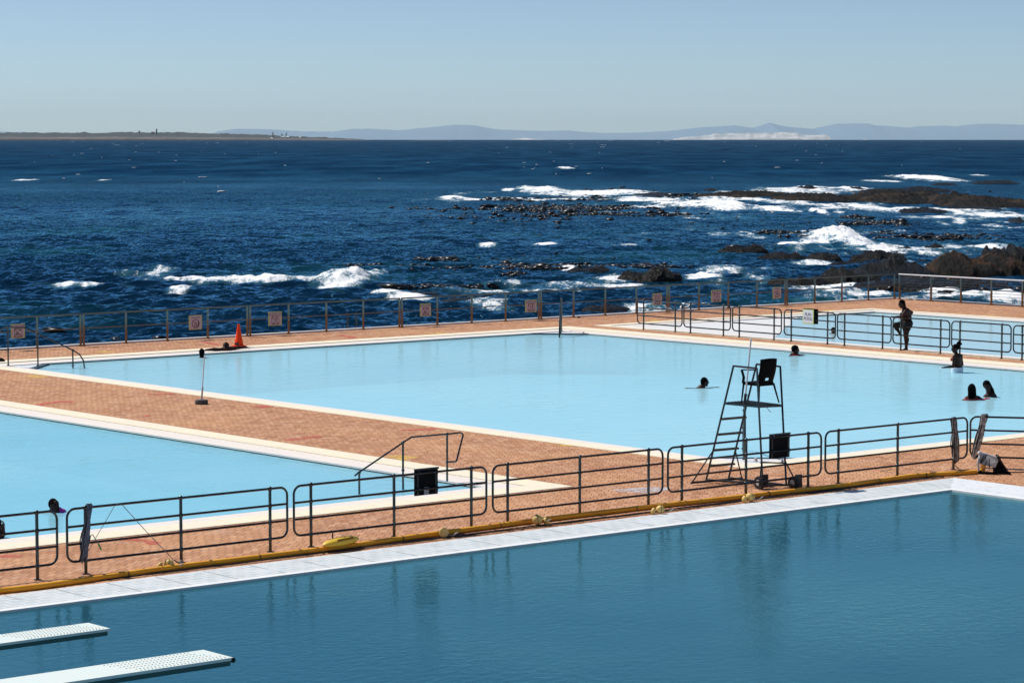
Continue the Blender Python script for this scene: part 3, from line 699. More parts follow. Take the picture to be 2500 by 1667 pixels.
ISLS = varied('island_shore', (.15, .125, .12), (.07, .07, .07), .02, .95)
RI = 7000.
it = [(-900, 5), (-500, 17), (-100, 18), (0, 19), (60, 19.5), (120, 19), (150, 20.5), (165, 18.5), (200, 19), (230, 21), (300, 20.5), (350, 20), (400, 20.5), (430, 18), (480, 17), (540, 16), (600, 14.5), (640, 12.5), (690, 9), (740, 8), (780, 6), (830, 3.5), (870, 1.5), (900, .2)]
profile_land('island', [(x, max(0, h)) for x, h in it], RI, ISL, thick=900, rag=4.2, n=900, foot=.40)
profile_land('island_shore', [(x, h*.36+1.2 if h > 1 else h) for x, h in it], RI-60, ISLS, thick=120, rag=2.2, n=700, foot=.5)
profile_land('island_shore', [(1000, .1), (1020, .8), (1080, .9), (1110, .1)], RI-60, ISLS, thick=60, n=40)
def isl(px, off_px=0., dd=200.):
    r = RI+dd; l = (px-CX)/F*r; return Vector((Rr[0]*l+Hh[0]*r, Rr[1]*l+Hh[1]*r, seaz(r)+off_px*RI/F))
LEAFD = varied('dark_conifer', (.012, .026, .020), (.020, .036, .024), .4, .9); BARK = mat('bark', (.05, .035, .025), .9)
def conifer(px, base, h, w, label):
    p = isl(px, base); k = RI/F; t_ = thing('conifer_tree', p, label, 'tree', 'tall trees on the island')
    MB().tube([p-Vector((0, 0, 3)), p+Vector((0, 0, h*k*.9))], .5, 6, r2=.15).build('trunk', BARK, t_)
    b = MB()
    for i in range(260):
        f = rng.random()**.8; z = h*k*(.12+.88*f); rr = w*k*(1-f)**.8*(.5+.5*rng.random())+.2; a = rng.random()*6.28
        c = p+Vector((math.cos(a)*rr*.8, math.sin(a)*rr*.8, z)); d = Vector((math.cos(a), math.sin(a), rng.uniform(-.3, .2)))*rng.uniform(.8, 1.7)
        s = Vector((-d.y, d.x, rng.uniform(-.4, .4)))*.5
        b.add([c-d*.6-s, c+d-s*.3, c+d+s*.3, c-d*.6+s], [(0, 1, 2, 3)])
    b.build('crown', LEAFD, t_)
conifer(668, 6, 15, 4.5, 'tallest pointed conifer on the island, leftmost of the three near the low point')
conifer(690, 6, 11, 3, 'slimmest pointed conifer, middle of the three near the low point of the island')
conifer(700.5, 6, 13, 3.4, 'dark pointed conifer standing over the white house, right one of the three')
conifer(343, 17, 7, 4, 'broad dark tree breaking the skyline left of the lighthouse')
p = isl(385, 17); k = RI/F; lt = thing('lighthouse', p, 'small dark lighthouse tower on the skyline of the island', 'lighthouse')
LHM = mat('lighthouse_wall', (.16, .16, .17), .8)
MB().lathe(p-Vector((0, 0, 2)), [(2.2, 0), (1.9, 9*k+2)], 12).build('tower', LHM, lt); MB().lathe(p+Vector((0, 0, 9*k)), [(2.6, 0), (2.6, .6), (1.3, .7), (1.3, 2.6), (.2, 3.6)], 12).build('lantern', LHM, lt)
HW = mat('house_wall', (.75, .74, .72), .7); HR = mat('house_roof', (.25, .14, .11), .8)
for (px, hgt, w, lab, wm) in [(692, 5.5, 9, 'low white house at the foot of the slim conifer', HW), (703, 5.5, 9, 'white house below the dark conifer on the island', HW), (734, 4.5, 5, 'small white house alone to the right on the island', HW), (665, 2.5, 5, 'white boat house by the shore below the tallest conifer', HW), (376, 17, 9, 'pinkish building beside the lighthouse', mat('pink_wall', (.42, .28, .24), .8))]:
    p = isl(px, hgt, 60); t_ = thing('house', p, lab, 'house', 'houses on the island')
    MB().box(p+Vector((0, 0, .5)), (w, 6, 5), VR).build('wall', wm, t_)
    q = p+Vector((0, 0, 3)); a = VR*(w/2+.4); c = VH*3.4
    MB().add([q-a-c, q+a-c, q+a+c, q-a+c, q-a*.8+Vector((0, 0, 1.6)), q+a*.8+Vector((0, 0, 1.6))], [(0, 1, 5, 4), (2, 3, 4, 5), (0, 4, 3), (1, 2, 5), (0, 3, 2, 1)]) if 0 else None
    b = MB(); b.add([q-a-c, q+a-c, q+a+c, q-a+c, q-a*.8+Vector((0, 0, 1.6)), q+a*.8+Vector((0, 0, 1.6))], [(0, 1, 5, 4), (2, 3, 4, 5), (0, 4, 3), (1, 2, 5), (0, 3, 2, 1)]); b.build('roof', HR if wm is not HW else HW, t_)
# ================================================================== RAILINGS
def loop_panel(A, B, posts, label, group, name='fence_panel', zt=1.07, zb=.22, mids=(.785, .50), r=.021, rp=.027, rc=.14, m=STEEL, cat='railing'):
    A = Vector((A[0], A[1], 0)); B = Vector((B[0], B[1], 0)); L = (B-A).length; u = (B-A)/L
    Z = Vector((0, 0, 1)); t_ = thing(name, A, label, cat, group)
    pts = []
    for (cs_, cz, a0) in ((L-rc, zt-rc, 90), (L-rc, zb+rc, 0), (rc, zb+rc, -90), (rc, zt-rc, -180)):
        for k in range(6):
            a = math.radians(a0-k*18); pts.append(A+u*(cs_+rc*math.cos(a))+Z*(cz+rc*math.sin(a)))
    MB().tube(pts, r, 8, closed=True).build('rail_frame', m, t_, smooth=True)
    for z in mids: MB().tube([A+u*.005+Z*z, B-u*.005+Z*z], r*.95, 8).build('rail', m, t_, smooth=True)
    for s in posts:
        p = A+u*s; b = MB().tube([p, p+Z*(zt+.01)], rp, 10)
        for z in (zb,)+tuple(mids)+(zt,): b.sph(p+Z*z, rp*1.55, 10, 7)
        b.lathe(p, [(.06, .0), (.06, .012), (.03, .016)], 12)
        b.build('post', m, t_, smooth=True)
    return t_
YF = 37.1
front = [((-480, 139.5), (-420, -160, 90.6), 1330, 'front railing panel cut by the left edge of the photo'),
         ((163.8, 701.5), (208.8, 442, 659.7), 1310, 'front railing panel with the navy rope bundle and thin cords tied to it'),
         ((717.3, 1187.4), (759, 962, 1150.7), 1230, 'front railing panel carrying the black board with a small sticker'),
         ((1203, 1617.6), (1239.3, 1415.5, 1583.3), 1170, 'front railing panel with nothing hung on it, in the middle of the row'),
         ((1630.7, 2004.5), (1664.9, 1821.4, 1973.2), 1130, 'front railing panel in front of the lifeguard tower'),
         ((2015, 2361), (2047, 2191.4, 2328), 1100, 'front railing panel with a dark grey rope coil at its right end')]
def fx(px, y): return atY(px, y, YF).x
for (e, ps, y, lab) in front:
    a = fx(e[0], y); b = fx(e[1], y); loop_panel((a, YF), (b, YF), [fx(q, y)-a for q in ps], lab, 'front railing panels along the diving pool')
pa = at(2368, 1139.5); pb = at(2500, 1143.3); dv = (pb-pa).normalized()
PEND = pa+dv*4.2
loop_panel((pa.x, pa.y), (PEND.x, PEND.y), [2.5, 4.0], 'front railing panel angled away at the right edge, pale rope coil on its end', 'front railing panels along the diving pool')
XF = 66.12
fun = [((1556.3, 1665.2), (1571.4, 1648.8), 'leftmost short railing panel by the shallow pool, overlapping a tent sign behind'),
       ((1669.6, 1783.3), (1686, 1766.4), 'second short railing panel from the left by the shallow pool'),
       ((1788.4, 1907.7), (1805, 1890), 'short railing panel just left of the one with the name board'),
       ((1914.6, 2039.6), (1931.8, 2020.5), 'short railing panel carrying the name board of the shallow pool'),
       ((2044.6, 2175.6), (2061.9, 2155), 'short railing panel between the name board and the leaning woman'),
       ((2180, 2318.5), (2199.4, 2296.4), 'short railing panel the standing woman leans on'),
       ((2323.2, 2468.2), (2343.5, 2445.8), 'short railing panel behind the woman with the hair bun'),
       ((2474, 2640), (2495.5, 2615), 'short railing panel cut by the right edge of the photo')]
for i, (e, ps, lab) in enumerate(fun):
    y = 765+i*12; g_ = lambda q: atX(q, y, XF).y
    a = g_(e[0]); b = g_(e[1])
    loop_panel((XF, a), (XF, b), [a-g_(q) for q in ps], lab, 'short railing panels beside the shallow pool', r=.023, rp=.029)
# small links between neighbouring short panels
b0 = None
# tall sea railing in four-bay panels
YSF = 77.62; BAY = 1.672; X00 = 44.92
def flat_post(b, x, y, z0=0.02, z1=1.06, w=.058, d=.045): b.box((x, y, (z0+z1)/2), (w, d, z1-z0)); b.box((x, y, .035), (w*1.8, d*2.4, .03))
sea_labels = ['sea railing stretch at the left edge, behind the tent sign', 'sea railing stretch from the no diving sign to the cone', 'sea railing stretch with the two sea ladder rails seen through it', 'sea railing stretch behind the middle of the large pool',
              'sea railing stretch behind the upright corner handrail and the gulls', 'sea railing stretch with two signs behind the short panels', 'last sea railing stretch before the corner, no sign on it']
for k in range(7):
    x0 = X00+BAY*(1+4*(k-1))+.06; x1 = x0+4*BAY-.12
    t_ = thing('sea_railing', (x0, YSF, 0), sea_labels[k], 'railing', 'sea railing stretches')
    b = MB(); b.tube([(x0-.03, YSF, 1.075), (x1+.03, YSF, 1.075)], .026, 8); b.build('top_rail', SEASTEEL, t_, smooth=True)
    MB().tube([(x0, YSF, .60), (x1, YSF, .60)], .016, 8).build('middle_rail', SEASTEEL, t_, smooth=True)
    for j in range(5):
        b = MB(); flat_post(b, x0+(x1-x0)*j/4, YSF); b.build('post', SEASTEEL, t_)
XSF = 86.62
t_ = thing('wire_railing', (XSF, 77.3, 0), 'wire railing with six thin wires, right of the far corner, shore rocks behind', 'railing')
ys = [77.3]+[atX(q, 720, XSF).y for q in (2273, 2346, 2420.5, 2496.4)]; st = ys[3]-ys[4]; ys += [ys[4]-st*i for i in range(1, 5)]
for y in ys:
    b = MB(); flat_post(b, XSF, y, w=.05, d=.075); b.build('post', SEASTEEL, t_)
MB().tube([(XSF, ys[0]+.05, 1.08), (XSF, ys[-1], 1.08)], .032, 8).build('top_rail', WHITEPAINT, t_, smooth=True)
MB().tube([(XSF, ys[0], .62), (XSF, ys[-1], .62)], .02, 8).build('middle_rail', STEEL, t_, smooth=True)
for z in (.95, .84, .73, .49, .36, .23): MB().tube([(XSF, ys[0], z), (XSF, ys[-1], z)], .009, 6).build('wire', STEEL, t_, smooth=True)
# sea ladder rails behind the railing
t_ = thing('sea_ladder', (59.2, 78.4, -1), 'pair of short steel ladder rails standing behind the sea railing', 'ladder')
for px in (848.5, 869.5):
    q = atY(px, 770, 78.5); MB().tube([(q.x, 78.5, -2.4), (q.x, 78.5, .55), (q.x, 78.35, .62)], .03, 8).build('handrail', STEEL, t_, smooth=True)
qa = atY(848.5, 770, 78.5).x; qb = atY(869.5, 770, 78.5).x
for z in (-.4, -.8, -1.2, -1.6): MB().box(((qa+qb)/2, 78.5, z), (qb-qa, .06, .03)).build('rung', STEEL, t_)

# ================================================================== SIGNS ON THE SEA RAILING
def ring(b, c, R, w, r_, u_, n_, segs=28, th=.004):
    v = []; f = []
    for k in range(segs):
        a = 2*PI*k/segs; e = r_*math.cos(a)+u_*math.sin(a)
        for rr in (R-w, R):
            for z in (0, th): v.append(c+e*rr+n_*z)
    for k in range(segs):
        i = 4*k; j = 4*((k+1) % segs); f += [(i, i+2, j+2, j), (i+1, j+1, j+3, i+3), (i+2, i+3, j+3, j+2), (i, j, j+1, i+1)]
    b.add(v, f)
def safety_sign(px0, px1, py0, py1, kind, label):
    y = YSF-.04; pm = (py0+py1)/2
    a = atY(px0, pm, y); c = atY(px1, pm, y); t0 = atY((px0+px1)/2, py0, y); t1 = atY((px0+px1)/2, py1, y)
    w = c.x-a.x; h = t0.z-t1.z; cx = (a.x+c.x)/2; cz = (t0.z+t1.z)/2; o = Vector((cx, y, cz))
    R_, U_, N_ = Vector((1, 0, 0)), Vector((0, 0, 1)), Vector((0, -1, 0))
    t_ = thing('safety_sign', o, label, 'sign', 'square safety signs on the sea railing')
    MB().box(o, (w, .012, h)).build('border', SIGNY, t_); MB().box(o+N_*.007, (w*.88, .006, h*.9)).build('face', SIGNW, t_)
    f0 = o+N_*.0115
    def bar(b, x0, z0, x1, z1, wd=.02): b.bar(f0+R_*x0*w+U_*z0*h, f0+R_*x1*w+U_*z1*h, wd*.16, wd)
    if kind in ('tent', 'smoke'):
        txt = 'NO TENTS OR GAZEBOS\nAROUND POOL AREA' if kind == 'tent' else 'NO SMOKING IN OR\nAROUND POOL AREA'
        text_mesh(txt, w*.098, f0+U_*h*.33, R_, U_, 'lettering', INK, t_, .003)
        b = MB(); x0, x1, z0, z1 = -.27, .27, -.40, .17
        for s in ((x0, z0, x1, z0), (x1, z0, x1, z1), (x1, z1, x0, z1), (x0, z1, x0, z0), (x0, z1, x1, z0)): bar(b, *s, .022)
        b.build('red_symbol', INKR, t_)
        b = MB()
        if kind == 'tent':
            bar(b, -.2, -.33, -.09, -.12, .028); bar(b, -.09, -.12, .02, -.33, .028)
            P = [(-.0, .0), (.03, .07), (.12, .12), (.2, .07), (.24, .0), (.17, .035), (.06, .035)]
            for i in range(2, 3): b.add([f0+R_*x*w+U_*z*h+N_*.001 for x, z in P], [tuple(range(7))[::-1]])
        else:
            bar(b, .12, .12, .10, -.02, .03); bar(b, .10, -.02, .16, -.1, .03); bar(b, .12, .06, .04, .0, .018); bar(b, -.2, -.32, -.05, -.32, .025); bar(b, -.05, -.32, -.1, -.2, .018)
        b.build('black_symbol', INK, t_)
    else:
        text_mesh('NO DIVING' if kind == 'dive' else 'NO RUNNING', w*.125, f0+U_*h*.33, R_, U_, 'lettering', INK, t_, .003)
        b = MB(); c0 = f0-U_*h*.09; ring(b, c0, w*.29, w*.045, R_, U_, N_); b.bar(c0-R_*w*.2+U_*w*.2, c0+R_*w*.2-U_*w*.2, .004, .022); b.build('red_symbol', INKR, t_)
        b = MB()
        if kind == 'dive':
            bar(b, -.12, -.2, .1, .0, .02); bar(b, .0, -.1, -.08, .0, .014); bar(b, .2, .05, .2, -.2, .04); bar(b, -.15, -.27, .15, -.27, .02)
        else:
            b.sph(c0+U_*w*.13+R_*w*.04, w*.035, 8, 6); bar(b, .03, .0, -.02, -.12, .035); bar(b, -.02, -.12, .1, -.2, .02); bar(b, -.02, -.12, -.08, -.24, .02); bar(b, .03, -.02, .13, -.06, .015); bar(b, .02, -.02, -.1, -.07, .015)
        b.build('black_symbol', INK, t_)
safety_sign(26.8, 60.6, 790.8, 825.6, 'tent', 'square no tents sign at the left edge, partly behind the steps handrail')
safety_sign(461.3, 493, 769.5, 804.5, 'dive', 'square no diving sign with a round red symbol, left of the orange cone')
safety_sign(655.4, 687.7, 761, 795, 'smoke', 'square no smoking sign just right of the orange cone')
safety_sign(1025.6, 1052, 741, 772, 'tent', 'square no tents sign alone in the middle of the sea railing')
safety_sign(1282.4, 1310, 732, 762, 'smoke', 'square no smoking sign left of the upright corner handrail')
safety_sign(1593.5, 1616, 716, 744.5, 'tent', 'square no tents sign overlapped by the leftmost short railing panel')
safety_sign(1736.6, 1761, 708, 737, 'smoke', 'square no smoking sign above the second short railing panel')
safety_sign(1886.5, 1907, 701, 729, 'run', 'square no running sign with a round red symbol, rightmost of the row')

# name board of the fun pool hung over the short railing
ya = atX(1961, 775, XF-.05).y; yb = atX(1987.5, 775, XF-.05).y; yc = (ya+yb)/2; wy = ya-yb
z1 = atX(1974, 755, XF-.05).z; z0 = atX(1974, 791, XF-.05).z; zc = (z0+z1)/2; hh = z1-z0
t_ = thing('name_board', (XF, yc, zc), 'white board with green edge reading FUN POOL, hung over the short railing', 'sign')
Rb, Ub, Nb = Vector((0, -1, 0)), Vector((0, 0, 1)), Vector((-1, 0, 0)); o = Vector((XF-.07, yc, zc))
MB().box(o, (.015, wy, hh)).build('border', FUNY, t_); MB().box(o+Nb*.009, (.006, wy*.88, hh*.87)).build('face', FUNW, t_)
text_mesh('FUN\nPOOL', wy*.30, o+Nb*.0135, Rb, Ub, 'lettering', INK, t_, .004, .95)
MB().box((XF+.10, yc-.04, zc), (.02, wy, hh)).build('back_board', BLACK, t_)
MB().box((XF+.02, yc-.02, z1+.005), (.20, wy, .015)).box((XF-.03, yb+.02, zc), (.07, .012, hh*.94)).build('hanger', BLACK, t_)

# black boards seen from behind on the front railing
def black_board(x0, x1, yt, yb_, ybase, label, sticker):
    a = fx(x0, (yt+yb_)/2); b_ = fx(x1, (yt+yb_)/2); xm = (a+b_)/2; yy = YF+.045
    zt = atY((x0+x1)/2, yt, yy).z; zb = atY((x0+x1)/2, yb_, yy).z
    t_ = thing('hanging_board', (xm, yy, zb), label, 'board', 'black boards hung on the front railing')
    MB().box((xm, yy, (zt+zb)/2), (b_-a, .02, zt-zb)).build('panel', BLACK, t_)
    b = MB()
    for x in (a+.06, b_-.05): b.box((x, yy-.016, (zt+zb)/2), (.03, .012, zt-zb))
    b.box((xm, yy-.018, zt-.015), (b_-a+.03, .016, .03))
    b.build('batten', BLACKMET, t_)
    b = MB()
    for x in (a+.06, b_-.05):
        for z in (1.07, .785): b.tube([(x, yy-.012, z+.035), (x, YF-.03, z+.03), (x, YF-.03, z-.03), (x, yy-.012, z-.035)], .006, 6)
    b.build('clamp', STEEL, t_)
    if sticker:
        MB().box((xm+.0, yy-.0125, zb+.075), (.10, .004, .13)).build('sticker', mat('sticker', (.36, .40, .44), .5), t_)
        o = bpy.data.objects
        text_mesh('POOL\nRULES', .028, (xm+.012, yy-.0155, zb+.10), (1, 0, 0), (0, 0, 1), 'lettering', INK, t_, .002) if 0 else MB().box((xm+.012, yy-.0155, zb+.105), (.06, .002, .012)).box((xm+.012, yy-.0155, zb+.08), (.05, .002, .01)).box((xm, yy-.0155, zb+.05), (.08, .002, .006)).box((xm, yy-.0155, zb+.035), (.08, .002, .006)).build('print', INK, t_)
black_board(1015.5, 1072, 1141.5, 1207, 1300, 'black rectangular board with a small grey sticker, hung on the railing before the side pool', True)
black_board(1882.5, 1931, 1057, 1117, 1195, 'plain black rectangular board hung on the railing beside the lifeguard tower', False)

# ================================================================== CORNER HANDRAILS OF THE LARGE POOL
def corner_rail(x, y, dx, dy, label):
    """diagonal stair handrail running from the coping corner down into the water"""
    d = Vector((dx, dy, 0)).normalized(); o = Vector((x, y, 0)); Z = Vector((0, 0, 1))
    t_ = thing('handrail', o, label, 'handrail', 'stair handrails in the corners of the large pool')
    path = [(-.52, .50), (-.52, .56), (-.20, 1.10), (-.12, 1.15), (.0, 1.16), (.48, 1.16), (.55, 1.14), (.92, .98), (2.0, .48), (2.2, .36), (2.33, .16), (2.36, -.1), (2.36, -.6)]
    b = MB(); b.tube([o+d*s+Z*z for s, z in path], .022, 8); b.tube([o-d*.52+Z*.5, o+Z*.46], .018, 8); b.build('rail', STEEL, t_, smooth=True)
    for s, z, zb in ((0, 1.16, 0.), (.92, .98, -.5), (2.0, .48, -.9)):
        b = MB(); b.tube([o+d*s+Z*zb, o+d*s+Z*z], .024, 8); b.sph(o+d*s+Z*z, .04, 10, 7)
        if s == 0: b.sph(o+Z*.46, .036, 10, 7)
        b.lathe(o+d*s+Z*max(zb, 0), [(.055, 0), (.055, .012), (.03, .02)], 12)
        b.build('post', STEEL, t_, smooth=True)
corner_rail(40.96, 72.58, .72, -.70, 'steel stair handrail in the left corner of the large pool before the tent sign')
corner_rail(63.45, 72.70, -.68, -.73, 'steel stair handrail at the far pool corner, seen end on against the sea')
corner_rail(41.18, 41.15, .70, .72, 'steel stair handrail seen end on behind the lifeguard tower, ball on its post')
# handrail of the side pool
YL = 42.42; Z = Vector((0, 0, 1))
p1 = at(878.5, 1201, -.02); t_ = thing('handrail', (32.8, YL, 0), 'steel stair handrail of the side pool, in front of the yellow paint patch', 'handrail')
def ly(px, py): return atY(px, py, YL)
pts = [ly(*q) for q in ((866, 1161), (874, 1154.5), (878, 1151.5), (984, 1080), (1001, 1069), (1005, 1067), (1091.5, 1059.5), (1122, 1056.2), (1128, 1057.5), (1130.5, 1063), (1129, 1068), (1115, 1123), (1112.5, 1126.5), (1108, 1127), (1093, 1127.5))]
MB().tube(pts, .019, 8).build('rail', STEEL, t_, smooth=True)
for (tp, bp, ex) in (((877, 1153), (878.5, 1220), None), ((983.7, 1080), (987.6, 1195), (985.6, 1147)), ((1091.5, 1059.5), (1094, 1173), (1093, 1127.5))):
    a = ly(*tp); c = ly(*bp); b = MB(); b.tube([(a.x, YL, min(c.z, 0)-.3 if tp[0] < 1000 else 0), a], .022, 8); b.sph(a, .036, 10, 7)
    if ex: q = ly(*ex); b.sph((a.x, YL, q.z), .034, 10, 7)
    b.build('post', STEEL, t_, smooth=True)

# ================================================================== LIFEGUARD TOWER
tw = thing('lifeguard_tower', (38.35, 38.4, 0), 'tall steel lifeguard tower with ladder steps and a mesh platform, on wheels', 'lifeguard tower')
LGB = [Vector((38.05, 39.10, .06)), Vector((38.62, 39.10, .06)), Vector((38.10, 37.66, .10)), Vector((38.78, 37.66, .10))]
zt = 2.38
LGT = [atY(1790.7, 894.4, 38.42), atY(1847, 893, 38.42), atY(1848, 900, 37.72), atY(1905, 896.7, 37.72)]
for q in LGT: q.z = zt
# make the four base points project where the photo shows the feet
LGB = [at(1724, 1171, .06), at(1779, 1166, .06), at(1862, 1180, .10), at(1919.5, 1184, .10)]
LGB[2] = Vector((LGB[2].x, LGB[2].y, .1))
for a, c in zip(LGB, LGT): MB().tube([a, c], .021, 10).build('leg', STEEL, tw, smooth=True)
def on(i, z): 
    a, c = LGB[i], LGT[i]; f = (z-a.z)/(c.z-a.z); return a+(c-a)*f
MB().tube([LGT[0], LGT[2]], .02, 8).build('arm_rail', STEEL, tw, smooth=True); MB().tube([LGT[1], LGT[3]], .02, 8).build('arm_rail', STEEL, tw, smooth=True)
zp = 1.62; c4 = [on(0, zp), on(1, zp), on(3, zp), on(2, zp)]
b = MB()
for i in range(4): b.bar(c4[i], c4[(i+1) % 4], .03, .04)
b.build('platform_frame', STEEL, tw)
b = MB()
for k in range(1, 17):
    f = k/17; b.bar(c4[0].lerp(c4[3], f)+Z*.02, c4[1].lerp(c4[2], f)+Z*.02, .012, .022)
for k in range(1, 7):
    f = k/7; b.bar(c4[0].lerp(c4[1], f)+Z*.02, c4[3].lerp(c4[2], f)+Z*.02, .008, .02)
b.build('platform_grating', DARKSTEEL, tw)
for k, z in enumerate((1.30, .985, .665, .345)):
    a = on(0, z); c = on(1, z); s = (c-a).normalized(); b = MB(); a2 = a-s*.02; c2 = c+s*.03; n_ = Vector((-s.y, s.x, 0))
    for j in range(3): b.bar(a2-n_*.03*j+Z*0, c2-n_*.03*j, .012, .035)
    for j in range(14): q = a2.lerp(c2, (j+.5)/14); b.bar(q+n_*.01+Z*.02, q-n_*.07+Z*.02, .010, .012)
    b.build('step', DARKSTEEL, tw)
fl = at(1689, 1178, .05); fr = at(1811, 1167, .05)
b = MB(); b.tube([fl, fr], .024, 8); b.sph(fl, .03).sph(fr, .03); b.build('base_bar', DARKSTEEL, tw, smooth=True)
MB().tube([fl, on(0, .66)], .014, 8).build('brace', STEEL, tw, smooth=True); MB().tube([fr, on(1, .62)], .014, 8).build('brace', STEEL, tw, smooth=True)
rl = LGB[2]+Vector((-.20, -.1, 0)); rr = LGB[3]+Vector((.28, -.04, 0)); rl.z = rr.z = .09
b = MB(); b.tube([rl, rr], .024, 8); b.build('axle', DARKSTEEL, tw, smooth=True)
MB().tube([rl, on(2, .52)], .014, 8).build('brace', STEEL, tw, smooth=True); MB().tube([rr, on(3, .56)], .016, 8).build('brace', DARKSTEEL, tw, smooth=True)
MB().tube([on(2, .52), on(3, .52)], .014, 8).build('brace', STEEL, tw, smooth=True)
for a, c in ((LGB[0], LGB[2]), (LGB[1], LGB[3])): MB().bar(a, c, .04, .04).build('base_beam', STEEL, tw)
for q, dx in ((LGB[2], -.11), (LGB[3]+Vector((.18, .04, 0)), .05)):
    c = Vector((q.x+dx, q.y-.02, .13)); w = MB().lathe(c-Vector((.04, 0, 0)), [(.05, 0), (.125, .0), (.13, .02), (.13, .06), (.125, .08), (.05, .08)], 20, (1, 0, 0)).build('wheel', RUBBER, tw, smooth=True)
    MB().lathe(c-Vector((.045, 0, 0)), [(.02, 0), (.06, .0), (.06, .09), (.02, .09)], 14, (1, 0, 0)).build('hub', GREYBOX, w, smooth=True)
    MB().box(c+Vector((.14, .0, .02)), (.16, .05, .26)).build('wheel_bracket', BLACKMET, tw)
# toggle tail hanging from the platform
MB().tube([on(3, zp).lerp(on(2, zp), .7), on(3, zp).lerp(on(2, zp), .5)-Z*.12], .006, 5).build('strap', BLACK, tw)
# plastic armchair on the tower
cc = atY(1868, 930, 38.0); cz = zp+.44; cc = Vector((38.2, 37.98, 0))
q = atY(1873, 925, 37.84); cc = Vector((q.x-.02, 38.06, 0))
ch = thing('armchair', (cc.x, cc.y, zp), 'black plastic armchair with slotted back, standing on the lifeguard tower', 'chair')
b = MB(); seat = []
for i in range(7):
    for j in range(7):
        x = -.23+.46*i/6; y = -.21+.44*j/6; seat.append((cc.x+x*(.92+.08*j/6), cc.y+y, cz-.02*math.cos(x*6.5)*math.cos(y*5)+.01*(j/6)))
b.add(seat+[(x, y, z-.045) for x, y, z in seat], [(i*7+j, (i+1)*7+j, (i+1)*7+j+1, i*7+j+1) for i in range(6) for j in range(6)]+[(49+i*7+j, 49+i*7+j+1, 49+(i+1)*7+j+1, 49+(i+1)*7+j) for i in range(6) for j in range(6)]+
      [(j, j+1, 50+j, 49+j) for j in range(6)]+[(42+j, 91+j, 92+j, 43+j) for j in range(6)]+[(i*7, 49+i*7, 56+i*7, 7+i*7) for i in range(6)]+[(i*7+6, 13+i*7, 62+i*7, 55+i*7) for i in range(6)])
b.build('seat', BLACK, ch, smooth=True)
b = MB(); nb, mb = 9, 9; v = []; hole = set()
for j in range(mb):
    for i in range(nb):
        f = j/(mb-1); x = (-1+2*i/(nb-1)); w = .205+.035*math.cos((f-.1)*PI*.9)*0+.02*f+.02*(1-f)
        zz = cz-.02+.50*f+.015*(f > .99)*(1-x*x); yy = cc.y-.20-.10*f-.03*math.sin(f*PI)+.05*x*x*(1-.5*f)
        v.append((cc.x+x*w, yy, zz))
for j in range(mb-1):
    for i in range(nb-1):
        if j == 1 and 3 <= i <= 4: continue
        b.f.append((j*nb+i, j*nb+i+1, (j+1)*nb+i+1, (j+1)*nb+i))
b.v = v; bo = b.build('backrest', BLACK, ch, smooth=True); md = bo.modifiers.new('thick', 'SOLIDIFY'); md.thickness = .025; md.offset = 0
for s in (-1, 1):
    a = Vector((cc.x+s*.235, cc.y-.19, cz+.27)); c = Vector((cc.x+s*.27, cc.y+.20, cz+.25)); e = Vector((cc.x+s*.24, cc.y+.20, cz))
    b = MB(); b.bar(a, c, .05, .022); b.bar(c+Vector((0, .01, 0)), e+Vector((0, -.02, .1)), .03, .05); b.bar(e+Vector((0, -.02, .11)), e+Vector((0, -.0, -.02)), .03, .05); b.build('armrest', BLACK, ch)
    for (yy, sp) in ((.20, .03), (-.20, -.09)):
        MB().tube([(cc.x+s*.22, cc.y+yy, cz-.02), (cc.x+s*(.25 if yy > 0 else .29), cc.y+yy+sp, zp+.03)], .022, 6, r2=.015).build('leg', BLACK, ch)
b = MB()
for s in (-1, 1): b.bar((cc.x+s*.2, cc.y-.19, cz-.03), (cc.x+s*.2, cc.y+.2, cz-.03), .04, .05)
b.bar((cc.x-.2, cc.y+.2, cz-.03), (cc.x+.2, cc.y+.2, cz-.03), .04, .05); b.bar((cc.x-.2, cc.y-.2, cz-.02), (cc.x+.2, cc.y-.2, cz-.02), .04, .08); b.build('seat_rim', BLACK, ch)
# umbrella pole in its bracket
e0 = on(0, zp).lerp(on(2, zp), .62); pt = atY(1833.3, 829, e0.y); p0 = Vector((e0.x+.005, e0.y, zp-.02)); p0 = atY(1818, 985, e0.y)
up = thing('umbrella_pole', p0, 'thin white umbrella pole without canopy clamped to the lifeguard tower', 'pole')
MB().tube([p0, pt], .017, 8).sph(pt, .024).build('pole', WHITEPAINT, up, smooth=True)
dd_ = (pt-p0).normalized(); b = MB().tube([p0-dd_*.02, p0+dd_*.20], .028, 8); b.tube([p0+dd_*.16, p0+dd_*.16+Vector((.06, -.02, 0))], .008, 6).sph(p0+dd_*.16+Vector((.06, -.02, 0)), .02); b.build('socket', BLACKMET, up, smooth=True)

# ================================================================== POLE WITH WEIGHT, CONE, BAG
q = at(492, 986.5); t_ = thing('parasol_stand', q, 'white parasol pole without canopy in a round dark weight, on the paving between two pools', 'parasol stand')
MB().lathe(q, [(.02, 0), (.16, .0), (.17, .02), (.17, .09), (.16, .115), (.03, .118)], 24).build('base', STONE_G, t_, smooth=True)
pt = q+VR*((500-491.5)*.01085)+Z*1.245; MB().tube([q+Z*.1, q.lerp(pt, .36)], .024, 8).build('sleeve', GREYBOX, t_, smooth=True); MB().tube([q+Z*.12, pt], .015, 8).sph(pt, .02).build('pole', WHITEPAINT, t_, smooth=True)
q = at(583, 846); t_ = thing('traffic_cone', q, 'orange red traffic cone with a small dark label on the far coping', 'traffic cone')
b = MB(); ux = Vector((.8, .6, 0)); b.box(q+Z*.02, (.40, .40, .035), ux); b.build('base', ORANGE, t_)
